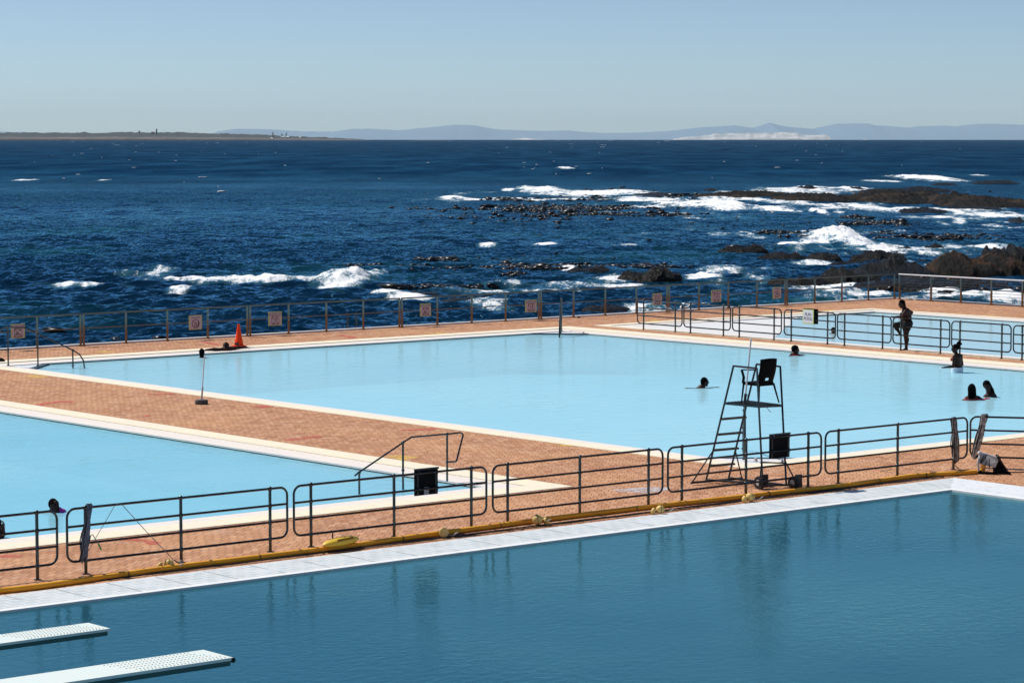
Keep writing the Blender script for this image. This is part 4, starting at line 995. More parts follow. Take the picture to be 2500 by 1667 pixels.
MB().lathe(q+Z*.03, [(.165, 0), (.155, .02), (.125, .20), (.122, .21), (.115, .22), (.036, .70), (.034, .72), (.02, .722)], 28).build('cone', ORANGE, t_, smooth=True)
n_ = -VH; tt = VR*-.35+n_; tt.normalize(); MB().box(q+tt*.153+Z*.10, (.012, .15, .075), tt).build('label', INK, t_)
def crumple(px, py, sx, sy, sz_, m, name, label, cat, group=None):
    q = at(px, py); u, v = np.meshgrid(np.linspace(0, 2*PI, 16, endpoint=False), np.linspace(.02, PI/2, 6)); sd = px
    r = 1+.35*(fbm(np.cos(u)*2+sd, np.sin(u)*2+v*2, 3)-.5)*2
    b = MB(); vs_ = []
    for j in range(6):
        for i in range(16): vs_.append(q+VR*(math.cos(u[j, i])*math.sin(v[j, i])*sx*r[j, i])+VH*(math.sin(u[j, i])*math.sin(v[j, i])*sy*r[j, i])+Z*(max(0, math.cos(v[j, i]))*sz_*r[j, i]+.003))
    b.add(vs_, [(j*16+i, j*16+(i+1) % 16, (j+1)*16+(i+1) % 16, (j+1)*16+i) for j in range(5) for i in range(16)]+[tuple(range(16))])
    o = b.build(name, m, off=q, smooth=True); return tag(o, label, cat, group)
crumple(2, 883, .12, .10, .11, BLACK, 'bag', 'small black bag on the coping at the left edge of the photo', 'bag')
crumple(1413, 776, .05, .06, .05, BLACK, 'bag', 'tiny dark bundle at the foot of a sea railing post behind the far handrail', 'bag')
crumple(1705, 754.5, .06, .05, .05, BLACK, 'bag', 'tiny dark bundle lying by the sea railing right of the gulls', 'bag')

# ================================================================== GULLS
def gull(px, py, hd, label):
    q = at(px, py); d = (VR*hd[0]+VH*hd[1]).normalized(); s = Vector((-d.y, d.x, 0)); 
    g = thing('gull', q, label, 'gull', 'gulls on the paving by the sea railing')
    b = MB(); v = []; n = 10; prof = [(-.17, .155, .004), (-.11, .16, .028), (-.04, .165, .052), (.04, .18, .056), (.09, .21, .040), (.115, .25, .028), (.13, .285, .034), (.155, .292, .030), (.178, .285, .012)]
    for (x, z, r) in prof:
        for k in range(n):
            a = 2*PI*k/n; v.append(q+d*x+s*math.cos(a)*r+Z*(z+math.sin(a)*r*1.05))
    b.add(v, [(i*n+k, i*n+(k+1) % n, (i+1)*n+(k+1) % n, (i+1)*n+k) for i in range(len(prof)-1) for k in range(n)]+[tuple(range(n))[::-1], tuple(range(80, 90))]); b.build('body', GULLW, g, smooth=True)
    for sd in (-1, 1):
        MB().sph(q-d*.05+s*sd*.045+Z*.175, .03, 8, 6, (1, 1, 1)).tube([q+d*.03+s*sd*.05+Z*.185, q-d*.20+s*sd*.02+Z*.155], .026, 6, r2=.006).build('wing', GULLG, g, smooth=True)
        MB().tube([q+s*sd*.02+Z*.13, q+s*sd*.02], .004, 5).box(q+s*sd*.02+d*.012+Z*.003, (.04, .03, .005), d).build('leg', BEAK, g)
    MB().tube([q+d*.172+Z*.284, q+d*.215+Z*.276], .008, 6, r2=.003).build('beak', BEAK, g)
gull(1634, 766, (-1, .2), 'white gull leftmost of three, just left of a double railing post')
gull(1663, 761, (.3, 1), 'upright white gull in the middle of the three, behind the short railing')
gull(1675, 762, (1, .3), 'white gull rightmost of three, behind the second short railing panel')

# ================================================================== HOSE, FLOATS, RESCUE CAN
t_ = thing('hose', (30, 36.8, .05), 'long thick yellow hose lying along the diving pool under the front railing', 'hose')
hp_ = [(-40, 1446), (90, 1433), (250, 1409), (420, 1386), (560, 1369), (700, 1351.5), (850, 1334), (1000, 1312), (1080, 1301), (1200, 1286), (1320, 1269), (1500, 1248), (1640, 1232), (1750, 1219.5), (1900, 1203.5), (2040, 1188), (2130, 1176), (2190, 1168), (2240, 1161), (2290, 1158), (2340, 1156), (2390, 1151), (2402, 1146)]
hp_ = [at(x, y-1, .045) for x, y in hp_]
for i, p in enumerate(hp_): p.y += .02*math.sin(i*2.3)
def smooth_path(P, n=6):
    out = []
    for i in range(len(P)-1):
        a, b_, c, d = P[max(i-1, 0)], P[i], P[i+1], P[min(i+2, len(P)-1)]
        for k in range(n):
            t = k/n; out.append(.5*((2*b_)+(c-a)*t+(2*a-5*b_+4*c-d)*t*t+(3*b_-a-3*c+d)*t**3))
    out.append(P[-1]); return out
hs = smooth_path(hp_); hs[-1].z = .13; hs[-2].z = .09
MB().tube(hs, .047, 12).build('hose_body', YELLOW, t_, smooth=True)
b = MB()
for i in (14, 27, 41, 55, 68, 83, 97, 110): b.lathe(hs[i], [(.048, 0), (.0495, .002), (.0495, .035), (.048, .037)], 14, (hs[i+1]-hs[i]))
b.build('joint', varied('hose_joint', (.35, .17, .02), (.25, .1, .02), 8), t_, smooth=True)
# thin cables beside the hose
for k, (dy, zz) in enumerate(((-.30, .012), (-.37, .010), (-.24, .009))):
    P_ = [Vector((x, 36.75+dy+.018*math.sin(x*1.7+k*2)+.012*math.sin(x*5+k), zz)) for x in np.arange(18, 42.5, .35)]
    o = MB().tube(P_, .008, 6).build('cable', BLACKMET, off=P_[0], smooth=True)
    tag(o, ['dark cable on the paving between hose and pool coping, nearest the hose', 'dark cable on the paving lying closest to the pool coping', 'thin dark cable half hidden under the yellow hose'][(0, 1, 2)[k]], 'cable', 'cables along the yellow hose')
def float_ball(px, py, r, ax, label, kind):
    r *= .84
    q = at(px, py, r+.01); t_ = thing('float', (q.x, q.y, 0), label, 'float', 'cream floats tied to the yellow hose')
    a = Vector(ax).normalized()
    if kind == 'disc':
        b = MB(); b.lathe(q-a*.05, [(.02, 0), (r*.8, .0), (r, .015), (r, .05), (r*.85, .06), (.02, .065)], 18, a); b.build('disc', CREAM, t_, smooth=True)
        b = MB(); b.lathe(q-a*.14+Z*.0, [(.02, 0), (r*.7, .0), (r*.9, .015), (r*.9, .04), (.02, .05)], 18, a); b.build('disc', CREAM, t_, smooth=True)
    else:
        b = MB(); pr = [(.018, -r*1.0)]+[(r*math.sin(PI*k/9)*.98+.0, -r*math.cos(PI*k/9)) for k in range(1, 9)]+[(.018, r*1.0)]
        b.lathe(q, pr, 18, a); b.build('ball', CREAM, t_, smooth=True)
        q2 = q+a*r*1.7; q2.z = r*.75; b = MB(); b.lathe(q2, [(.015, -r*.5)]+[(r*.72*math.sin(PI*k/8)+.01, -r*.5*math.cos(PI*k/8)) for k in range(1, 8)]+[(.015, r*.5)], 16, a+Vector((.2, .3, .2))); b.build('ball', CREAM, t_, smooth=True)
    MB().lathe(q, [(r*1.0, -.008), (r*1.02, 0), (r*1.0, .008)], 18, a).build('groove', varied('float_dark_band', (.30, .2, .07), (.25, .15, .05)), t_, smooth=True) if kind == 'ball' else None  # darker brown band round the middle of the ball
    MB().tube([q+a*r, q+Vector((.12, -.10, -.05)), q+Vector((.15, -.2, .02)), q+Vector((.05, -.22, .0))], .007, 6).build('tie', ROPE_W, t_)
float_ball(412, 1376, .10, (-.8, .5, .1), 'cream float lying behind the hose near the cord knot', 'ball')
float_ball(1084, 1300, .10, (-.5, -.8, .0), 'pair of cream discs standing on edge behind the hose', 'disc')
float_ball(1312, 1268, .115, (.75, -.5, .15), 'large cream float with a hole and a smaller one, tied with white cord', 'ball')
float_ball(1612, 1243, .095, (-.8, .45, .1), 'cream ball float leaning on the hose before a railing post', 'ball')
float_ball(1832, 1213, .105, (-.9, .1, -.1), 'yellow cream float on the hose in front of the tower wheel', 'ball')
q = at(832, 1343, 0); q.z = .15; t_ = thing('rescue_can', (q.x, q.y, 0), 'yellow torpedo shaped rescue float with hand slots lying on the hose', 'rescue float')
b = MB(); dX = Vector((.985, .16, .03)).normalized(); sY = Vector((0, 0, 1)).cross(dX).normalized(); uZ = dX.cross(sY); v = []; n = 16
# body with long hand slot: two side rails + nose + tail
pr = [(-.42, .01), (-.40, .035), (-.34, .075), (-.25, .105), (-.1, .125), (.1, .13), (.24, .11), (.33, .08), (.39, .05), (.41, .012)]
for (x, r) in pr:
    for k in range(n): a = 2*PI*k/n; v.append(q+dX*x+sY*math.cos(a)*r*1.05+uZ*math.sin(a)*r*.62)
b.add(v, [(i*n+k, i*n+(k+1) % n, (i+1)*n+(k+1) % n, (i+1)*n+k) for i in range(len(pr)-1) for k in range(n)]+[tuple(range(n))[::-1], tuple(range((len(pr)-1)*n, len(pr)*n))]); b.build('body', YELCAN, t_, smooth=True)
tl = (uZ*.62-sY*.8).normalized()
for s in (-1,):
    c = q+sY*s*.105+uZ*.045; MB().box(c, (.36, .035, .05), dX, tl.cross(dX), tl).build('hand_slot', varied('slot_inside', (.45, .20, .02), (.3, .12, .02)), t_)
MB().tube([q+sY*.13+uZ*.0, q+sY*.2+uZ*.06, q+sY*.18+uZ*.13], .012, 6).build('strap', BLACK, t_)

# ================================================================== ROPES
ROPE_DK = mat('dark_rope_strand', (.03, .028, .026), .9)  # near-black strands set among the lighter ones
def rope_bundle(top, bot, width, n, m, label, name='rope_coil', ties=(), tiem=None, wob=.02, wtop=None, th=.006, sag=True):
    t_ = thing(name, top, label, 'rope'); b = MB(); wtop = wtop or width; X_ = Vector((1, 0, 0))
    for i in range(n):
        f = (i+.5)/n-.5; f2 = f+rng.uniform(-.08, .08); L = rng.uniform(.9, 1.0); P_ = []
        for s in range(9):
            k = s/8; c = top.lerp(bot, k*L); pin = 1-.45*math.exp(-((k-.28)/.16)**2)
            P_.append(c+X_*(f*wtop*(1-k)+f2*width*k)*pin+Vector((rng.normal(0, wob*.25), -.03-.02*math.sin(k*3)*(i % 3), 0)))
        Q_ = [p+Vector((rng.uniform(.0, .03)*math.sin(j), .05, 0)) for j, p in enumerate(P_)][::-1]
        b.tube([P_[0]+Vector((0, .03, .03))]+P_+[P_[-1]+Vector((0.01, .03, -.02))]+Q_, th, 5)
    so = b.build('strands', m, t_, smooth=True); so.data.materials.append(ROPE_DK); per = len(b.f)//n
    for p_ in so.data.polygons: p_.material_index = 1 if (p_.index//per) % 3 == 1 else 0
    for k in ties:
        c = top.lerp(bot, k); MB().lathe(c+Z*-.012, [(width*.42, 0), (width*.46, .012), (width*.42, .024)], 12).build('tie', tiem or m, t_, smooth=True)
    return t_
def fp(px, py, dy=0.): return atY(px, py, YF+dy)
rope_bundle(fp(216, 1234), fp(201, 1371), .12, 13, ROPE_N, 'navy and white rope bundle hanging on the left front railing panel', ties=(.22,), tiem=mat('green_tie', (.01, .05, .03), .7), wtop=.10, th=.011)
rope_bundle(fp(2327, 1022), fp(2333, 1131), .15, 12, ROPE_G, 'dark grey rope coil hanging at the right end of a front railing panel', ties=(.33,), tiem=ROPE_W, wtop=.14, th=.013)
q1 = at(2368, 1139.5)+dv*.28; q1.z = 1.10; q2 = at(2374, 1139.5)+dv*.02; q2.z = .18
rope_bundle(q1, q2, .15, 14, ROPE_W, 'pale and dark rope coil tied twice, on the end of the angled right panel', ties=(.32, .5), tiem=GREYBOX, wtop=.21, th=.012)
# cords on the second panel
t_ = thing('cord', fp(292, 1228), 'thin cord stretched like a tent from the top rail down to the hose knot', 'cord')
MB().tube([fp(283, 1231, -.03), fp(294, 1227, -.03), fp(360, 1300, -.05), fp(424, 1366, -.08)], .006, 6).build('strand', ROPE_N, t_); MB().tube([fp(281, 1232, .03), fp(213, 1348, .04)], .005, 6).build('strand', ROPE_N, t_)
MB().sph(fp(442, 1372, -.06), .05, 8, 6, (1, 1, .8)).tube([fp(425, 1366, -.08), fp(436, 1374, -.1), fp(455, 1378, -.15)], .012, 6).build('knot', ROPE_G, t_)
t_ = thing('cord', fp(222, 1290), 'dark cord with a bright green end dangling from the navy rope bundle', 'cord')
MB().tube([fp(218, 1322, -.04), fp(222, 1306, -.04), fp(226, 1304, -.04), fp(233, 1316, -.05), fp(240, 1326, -.05)], .007, 6).build('strand', ROPE_N, t_); MB().tube([fp(240, 1326, -.05), fp(243, 1333, -.05), fp(247, 1341, -.05)], .013, 6).build('green_end', ROPE_GR, t_)
o = MB().tube(smooth_path([at(2331, 1135, .15), at(2345, 1148, .05), at(2360, 1152, .01), at(2378, 1151, .01), at(2392, 1147, .02)]), .009, 6).build('cable', BLACKMET, off=at(2360, 1152), smooth=True); tag(o, 'short dark cable drooping from the grey rope coil to the grey machine', 'cable')
o = MB().tube([at(2462, 1152, .02), at(2500, 1152, .02), at(2700, 1156, .02)], .012, 6).build('cable', BLACKMET, off=at(2462, 1152), smooth=True); tag(o, 'straight dark cable running off to the right edge of the photo', 'cable')

# grey wedge-shaped pool machine with folding frame at the hose end
q = at(2432, 1157, 0); t_ = thing('hose_machine', q, 'light grey wedge shaped machine with black frame at the end of the yellow hose', 'pool machine')
S = .0086     # metres per photo pixel there
def w_(px, py, dep=0.): return q+VR*((px-2432)*S*.985)+Z*((1157-py)*S*1.0)+VH*dep
fr_ = [(2396, 1106), (2409, 1109), (2434, 1116.5), (2437, 1125), (2429.5, 1141.5), (2410, 1137), (2387, 1131)]
n = len(fr_); b = MB(); v = [w_(x, y, .0+(.12 if y < 1112 else 0)) for x, y in fr_]+[w_(x+3, y+1, .32) for x, y in fr_]
b.add(v, [tuple(range(n)), tuple(range(n, 2*n))[::-1]]+[(i, n+i, n+(i+1) % n, (i+1) % n) for i in range(n)]); b.build('housing', GREYBOX, t_)
b = MB(); v = [w_(2434, 1118, .01), w_(2440, 1113, .1), w_(2462, 1152, .05), w_(2455, 1158, 0), w_(2430, 1156, .0), w_(2429, 1143, .01)]; v += [x+VH*.26 for x in v]
b.add(v, [(0, 1, 2, 3, 4, 5), (11, 10, 9, 8, 7, 6)]+[(i, 6+i, 6+(i+1) % 6, (i+1) % 6) for i in range(6)]); b.build('side_panel', BLACK, t_)
for P_ in ([(2437, 1118), (2452, 1138), (2462, 1154)], [(2409, 1109), (2393, 1131)], [(2402, 1136), (2414, 1118), (2415, 1140)], [(2402, 1110), (2392, 1128)]): MB().tube([w_(x, y, -.03) for x, y in P_], .014, 6).build('frame', BLACKMET, t_)
MB().bar(w_(2389, 1155, .05), w_(2463, 1158, -.02), .10, .05).sph(w_(2462, 1156), .05).sph(w_(2393, 1153), .04).build('foot', BLACK, t_)
MB().tube([w_(2390, 1118, .0), w_(2387, 1131, .0), w_(2389, 1150, .0)], .022, 8).sph(w_(2393, 1108, .1), .05).build('coupling', GREYBOX, t_, smooth=True)
MB().sph(w_(2436, 1116, .0), .035, 10, 7).build('hinge', BLACKMET, t_, smooth=True)

# ================================================================== DIVING BOARDS
def diving_board(xt, yn, yf, z, x0, label, lip):
    t_ = thing('diving_board', (xt-2, (yn+yf)/2, z), label, 'diving board', 'diving boards'); b = MB(); th = .045
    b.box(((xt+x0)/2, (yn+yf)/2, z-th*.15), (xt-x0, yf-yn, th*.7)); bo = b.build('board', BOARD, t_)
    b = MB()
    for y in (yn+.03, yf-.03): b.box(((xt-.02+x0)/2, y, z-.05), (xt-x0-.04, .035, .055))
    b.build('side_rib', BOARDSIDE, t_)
    b = MB(); b.v = [tuple(Vector(v.co)+ORG[t_.name]) for v in bo.data.vertices]; b.f = [tuple(p.vertices) for p in bo.data.polygons]; nf_ = len(b.f)
    for i in range(24):
        for j, yy in enumerate((.10, .27, .44, .61, .78, .92)):
            x = xt-.07-.045*i-(.0225 if j % 2 else 0)-(.34-.40*yy)*.55
            if j in (0, 1) and i < 0: continue
            c = Vector((x, yn+(yf-yn)*(1-yy), z+.0105)); b.box(c, (.010, .014, .004))
    bpy.data.objects.remove(bo); bo = b.build('board', BOARD, t_); bo.data.materials.append(mat('hole_dark', (.015, .03, .03), .8))
    for p in bo.data.polygons[nf_:]: p.material_index = 1
    if lip: MB().tube([(xt, yn, z-.02), (xt, yf, z-.02)], .03, 8).build('tip_roll', RUBBER, t_, smooth=True)
diving_board(17.17, 28.03, 28.54, 1.0, 8., 'upper left diving board in the photo, pale with rows of grip holes, the shorter one', False)
a = at(570, 1606, 1.5); c = at(503, 1586, 1.5)
diving_board(a.x, a.y, c.y, 1.5, 6., 'lower diving board in the photo, pale with a dark rolled tip, the longer one', True)
# small valve cap on the coping behind the railing
q = at(1845, 1126); t_ = thing('floor_valve', q, 'small pale valve cap on the coping behind the lifeguard tower legs', 'valve'); MB().lathe(q, [(.05, 0), (.05, .02), (.035, .03), (.035, .07), (.02, .08)], 12).build('cap', GREYBOX, t_, smooth=True)
# ================================================================== PEOPLE (signed distance fields meshed with surface nets)
def rcone(P, a, b, ra, rb):
    a = np.array(a, np.float32); b = np.array(b, np.float32); ba = b-a; L = float(ba@ba)+1e-9
    t = np.clip(((P-a)@ba)/L, 0, 1); q = P-a-t[..., None]*ba
    return np.sqrt((q*q).sum(-1))-(ra+(rb-ra)*t)
def elli(P, c, r, ax=None):
    q = P-np.array(c, np.float32)
    if ax is not None: q = q@np.array(ax, np.float32).T
    r = np.array(r, np.float32); k = np.sqrt(((q/r)**2).sum(-1)); return (k-1)*float(r.min())
def smin(a, b, k):
    h = np.clip(.5+.5*(b-a)/k, 0, 1); return b*(1-h)+a*h-k*h*(1-h)
def surf_nets(D, lo, h):
    S = D < 0; nx, ny, nz = D.shape; vid = -np.ones((nx-1, ny-1, nz-1), int)
    acc = np.zeros((nx-1, ny-1, nz-1, 3)); cnt = np.zeros((nx-1, ny-1, nz-1))
    cor = [(i, j, k) for i in (0, 1) for j in (0, 1) for k in (0, 1)]
    g = lambda A, c: A[c[0]:nx-1+c[0], c[1]:ny-1+c[1], c[2]:nz-1+c[2]]
    for c in cor:
        for ax in range(3):
            if c[ax]: continue
            e = list(c); e[ax] = 1; a = g(D, c); b = g(D, e); m = (a < 0) != (b < 0)
            t = np.where(m, a/np.where(m, a-b, 1), 0); 
            for q in range(3): acc[..., q] += m*(c[q]+(t if q == ax else 0))
            cnt += m
    act = cnt > 0; idx = np.argwhere(act); vid[act] = np.arange(len(idx))
    V = (idx+acc[act]/cnt[act][:, None])*h+np.array(lo)
    Fs = []
    for ax in range(3):
        a1, a2 = [(1, 2), (2, 0), (0, 1)][ax]
        sl = [slice(1, nx-1), slice(1, ny-1), slice(1, nz-1)]; sl[ax] = slice(0, (nx, ny, nz)[ax]-1)
        s0 = S[tuple(sl)]; sh = list(sl); sh[ax] = slice(1, (nx, ny, nz)[ax]); s1 = S[tuple(sh)]
        for flip in (0, 1):
            m = np.argwhere((s0 & ~s1) if not flip else (~s0 & s1))
            if not len(m): continue
            base = m.copy(); 
            for q in (a1, a2): base[:, q] += 1
            def vv(d1, d2):
                b_ = base.copy(); b_[:, a1] += d1; b_[:, a2] += d2; return vid[b_[:, 0], b_[:, 1], b_[:, 2]]
            q = [vv(-1, -1), vv(0, -1), vv(0, 0), vv(-1, 0)]
            if flip: q = q[::-1]
            Fs.append(np.stack(q, -1))
    Fq = np.concatenate(Fs); Fq = Fq[(Fq >= 0).all(1)]; return V, Fq
def field(prims, lo, hi, h):
    lo = np.array(lo, float); hi = np.array(hi, float); n = np.ceil((hi-lo)/h).astype(int)+1
    ax = [lo[i]+h*np.arange(n[i]) for i in range(3)]; D = np.full(tuple(n), .3, np.float32)
    for pr in prims:
        k = pr[0]; kind = pr[1]
        if kind == 'c': _, _, a, b, ra, rb = pr; pl = np.minimum(a, b)-max(ra, rb)-k-.05; ph = np.maximum(a, b)+max(ra, rb)+k+.05
        else: c, r = pr[2], pr[3]; R = max(r)+k+.05; pl = np.array(c)-R; ph = np.array(c)+R
        i0 = np.clip(np.floor((pl-lo)/h).astype(int), 0, n-1); i1 = np.clip(np.ceil((ph-lo)/h).astype(int)+1, 1, n)
        if (i1 <= i0).any(): continue
        G = np.stack(np.meshgrid(*[ax[i][i0[i]:i1[i]] for i in range(3)], indexing='ij'), -1).astype(np.float32)
        d = rcone(G, pr[2], pr[3], pr[4], pr[5]) if kind == 'c' else elli(G, pr[2], pr[3], pr[4] if len(pr) > 4 else None)
        s = tuple(slice(i0[i], i1[i]) for i in range(3)); D[s] = smin(D[s], d, k)
    return D, lo, ax
class Person:
    """local frame: s to the right seen from the pool deck, t away, z up; metres"""
    def __init__(s, px, py, z, label, scale=None):
        s.o = at(px, py, z); s.px, s.py = px, py; s.d = (s.o-CAM).dot(VF); s.k = s.d/F
        s.t = thing('person', s.o, label, 'person'); s.pr = []; s.hair = []; s.eyes = []
    def P(s, px, py, t=0.): return np.array([(px-s.px)*s.k, t, (s.py-py)*s.k])
    def c(s, a, b, ra, rb, k=.03): s.pr.append((k, 'c', np.array(a, float), np.array(b, float), ra, rb))
    def e(s, c, r, ax=None, k=.03): s.pr.append((k, 'e', np.array(c, float), r)+((ax,) if ax is not None else ()))
    def head(s, c, f, u=(0, 0, 1), sc=1., hair='short'):
        f = np.array(f, float); f /= np.linalg.norm(f); u = np.array(u, float); u -= f*(u@f); u /= np.linalg.norm(u); r = np.cross(f, u); A = np.stack([r, f, u]); c = np.array(c, float)
        L = lambda x, y, z: c+(r*x+f*y+u*z)*sc
        s.e(c, (.076*sc, .096*sc, .108*sc), A, .01); s.c(L(0, .02, -.045), L(0, .056, -.098), .060*sc, .030*sc, .03)
        s.c(L(0, .088, .012), L(0, .110, -.026), .011*sc, .015*sc, .014); s.e(L(0, .088, -.058), (.026*sc, .016*sc, .013*sc), A, .012); s.c(L(-.03, .082, .032), L(.03, .082, .032), .012*sc, .012*sc, .015)
        for q in (-1, 1): s.e(L(.078*q, -.005, -.015), (.012*sc, .02*sc, .03*sc), A, .008); s.eyes.append(L(.031*q, .086, .008))
        hp = [(.01, 'e', L(0, -.016, .022), (.083*sc, .098*sc, .104*sc), A)]
        if hair == 'long': hp += [(.03, 'c', L(0, -.05, .0), L(0, -.075, -.20), .08*sc, .062*sc)]
        if hair == 'wide': hp += [(.03, 'c', L(0, -.04, .0), L(0, -.055, -.24), .095*sc, .085*sc), (.03, 'c', L(.06, -.03, -.03), L(.085, -.03, -.25), .04*sc, .04*sc)]
        if hair == 'nape': hp += [(.03, 'c', L(0, -.045, -.03), L(0, -.065, -.12), .06*sc, .04*sc)]
        if hair == 'tail': hp += [(.03, 'e', L(0, -.02, .03), (.09*sc, .105*sc, .10*sc), A), (.02, 'c', L(0, -.095, -.02), L(0, -.13, -.15), .035*sc, .03*sc)]
        s.hair += hp; s.Hd = (L, A); s.cut = (c, f, u, sc); return L
    def hand(s, w, d, n, sc=1., curl=.35, spread=.2, thumb=1):
        w = np.array(w, float); d = np.array(d, float); d /= np.linalg.norm(d); n = np.array(n, float); n -= d*(n@d); n /= np.linalg.norm(n); x = np.cross(d, n)
        s.c(w, w+d*.03, .024, .026, .015)
        for i, (o_, ln) in enumerate(((-.030, .060), (-.010, .072), (.010, .068), (.029, .052))):
            k0 = w+x*o_*sc*.8+d*.01; k1 = w+x*o_*sc+d*.085*sc; s.c(k0, k1, .016*sc, .012*sc, .010)
            dd = d*math.cos(curl*.6)+n*math.sin(curl*.6)+x*o_*spread*4; dd /= np.linalg.norm(dd); k2 = k1+dd*ln*.55*sc
            de = d*math.cos(curl*1.6)+n*math.sin(curl*1.6)+x*o_*spread*4; de /= np.linalg.norm(de); s.c(k1, k2, .0105*sc, .0095*sc, .004); s.c(k2, k2+de*ln*.5*sc, .0095*sc, .008*sc, .004)
        a = w-x*thumb*.03+d*.02; b = a-x*thumb*.035*sc+d*.035*sc; s.c(a, b, .015, .012, .01); s.c(b, b+d*.035*sc-x*thumb*.005, .011, .009, .004)
    def mesh(s, h=.0115, hair_mat=None, clothes=()):
        pts = np.concatenate([[p[2]-max(p[4:6]), p[2]+max(p[4:6]), p[3]-max(p[4:6]), p[3]+max(p[4:6])] if p[1] == 'c' else [p[2]-max(p[3]), p[2]+max(p[3])] for p in s.pr])
        lo = pts.min(0)-.03; hi = pts.max(0)+.03
        D, lo_, ax = field(s.pr, lo, hi, h); V, Fq = surf_nets(D, lo_, h); s.out('body', V, Fq, SKIN)
        G = np.stack(np.meshgrid(*ax, indexing='ij'), -1)
        for (nm, m, off, fn) in clothes:
            E = np.maximum(D-off, fn(G)); V, Fq = surf_nets(E, lo_, h)
            if len(V): s.out(nm, V, Fq, m)
        if s.hair:
            pts = np.concatenate([[p[2]-max(p[4:6]), p[2]+max(p[4:6]), p[3]-max(p[4:6]), p[3]+max(p[4:6])] if p[1] == 'c' else [p[2]-max(p[3]), p[2]+max(p[3])] for p in s.hair])
            lo = pts.min(0)-.03; hi = pts.max(0)+.03; h2 = .009; D, lo_, ax = field(s.hair, lo, hi, h2)
            G = np.stack(np.meshgrid(*ax, indexing='ij'), -1); c, f, u, sc = s.cut; q = G-c; ff = q@f; uu = q@u
            cut = np.minimum(ff-(.052+.35*(uu-.03))*sc, .03); cut = np.where(uu > .06*sc, cut-.06, cut)
            D = np.maximum(D+(fbm(G[..., 0]*90+G[..., 2]*40, G[..., 1]*90, 2)-.5)*.012, cut); V, Fq = surf_nets(D, lo_, h2)
            if len(V): s.out('hair', V, Fq, hair_mat or HAIR)
        if s.eyes:
            b = MB()
            for e in s.eyes: b.sph(s.W(e), .011, 8, 6)
            b.build('eyes', mat('eye_dark', (.05, .045, .04), .3), s.t, smooth=True)
    def W(s, p): return s.o+VR*float(p[0])+VH*float(p[1])+Vector((0, 0, float(p[2])))
    def out(s, nm, V, Fq, m):
        V = np.array(s.o)[None]+V[:, 0:1]*np.array(VR)[None]+V[:, 1:2]*np.array(VH)[None]+V[:, 2:3]*np.array([[0, 0, 1.]])
        npmesh(nm, V, Fq, m, parent=s.t)
def box_fn(z0, z1, s0=-9, s1=9, t0=-9, t1=9):
    return lambda G: np.maximum.reduce([z0-G[..., 2], G[..., 2]-z1, s0-G[..., 0], G[..., 0]-s1, t0-G[..., 1], G[..., 1]-t1])

# --- 1 standing woman leaning on the short railing
p = Person(2210, 855.2, 0, 'standing woman in black swimwear leaning on the short railing, one knee raised, hand on hip'); P = p.P
p.head(P(2200.3, 741.3, .0), (-.97, -.12, -.28), (-.2, 0, 1), 1.08, 'nape')
nk = P(2208, 756, .0); p.c(P(2203, 746, 0), nk, .052, .062, .03)
shN = P(2207.5, 760, -.17); shF = P(2211, 758.5, .19)
p.c(shN+[.02, .02, .0], shF-[0, .02, 0], .062, .062, .05); p.c(P(2211, 762, 0), P(2214, 772, 0), .145, .135, .06); p.c(P(2211, 764, -.08), P(2213, 775, -.06), .10, .09, .05); p.c(P(2211, 764, .09), P(2213, 775, .06), .10, .09, .05)
p.e(P(2203, 767.5, -.07), (.085, .075, .075), k=.03); p.e(P(2203.5, 767.5, .09), (.085, .075, .075), k=.03)
p.c(P(2213.5, 774, 0), P(2213, 781, 0), .135, .155, .05)
p.c(P(2214, 788, -.07), P(2213, 792, -.08), .165, .16, .05); p.c(P(2214, 788, .07), P(2213, 792, .08), .165, .15, .05); p.e(P(2217.5, 791, -.06), (.115, .12, .12)); p.e(P(2217, 791, .08), (.11, .12, .12))
kn = P(2210.3, 818.5, -.07); an = P(2211.5, 849, -.07)
p.c(P(2212, 796, -.08), kn, .140, .080, .04); p.c(kn, P(2212.3, 829, -.07), .078, .078, .03); p.c(P(2212.3, 829, -.07), an, .078, .044, .03)
p.c(an+[.03, 0, -.03], an+[-.06, 0, -.045], .036, .032, .02); p.c(an+[-.05, 0, -.05], an+[-.145, -.01, -.062], .033, .022, .02)
for i in range(5): a = an+[-.14+.008*i, -.035+.017*i, -.066]; p.c(a, a+[-.03+.003*i, 0, 0], .011, .009, .006)
k2 = P(2185.5, 793.5, .09); p.c(P(2210, 793, .10), k2, .118, .076, .04); a2 = P(2198, 815, .11); p.c(k2, P(2190, 803, .10), .062, .056, .02); p.c(P(2190, 803, .10), a2, .056, .038, .02)
p.c(a2, a2+[.0, .0, -.03], .036, .034, .015); p.c(a2+[0.02, 0, -.035], a2+[-.12, 0, -.055], .032, .022, .015)
# near arm: forearm along the rail
el = P(2201, 771.5, -.20); wr = P(2179.5, 773.5, -.16); p.c(shN, P(2204.5, 765, -.19), .066, .058, .03); p.c(P(2204.5, 765, -.19), el, .058, .050, .02); p.c(el, wr, .048, .030, .02); p.hand(wr, (-1, .0, .12), (0, .2, -1), 1., .9, .2, 1)
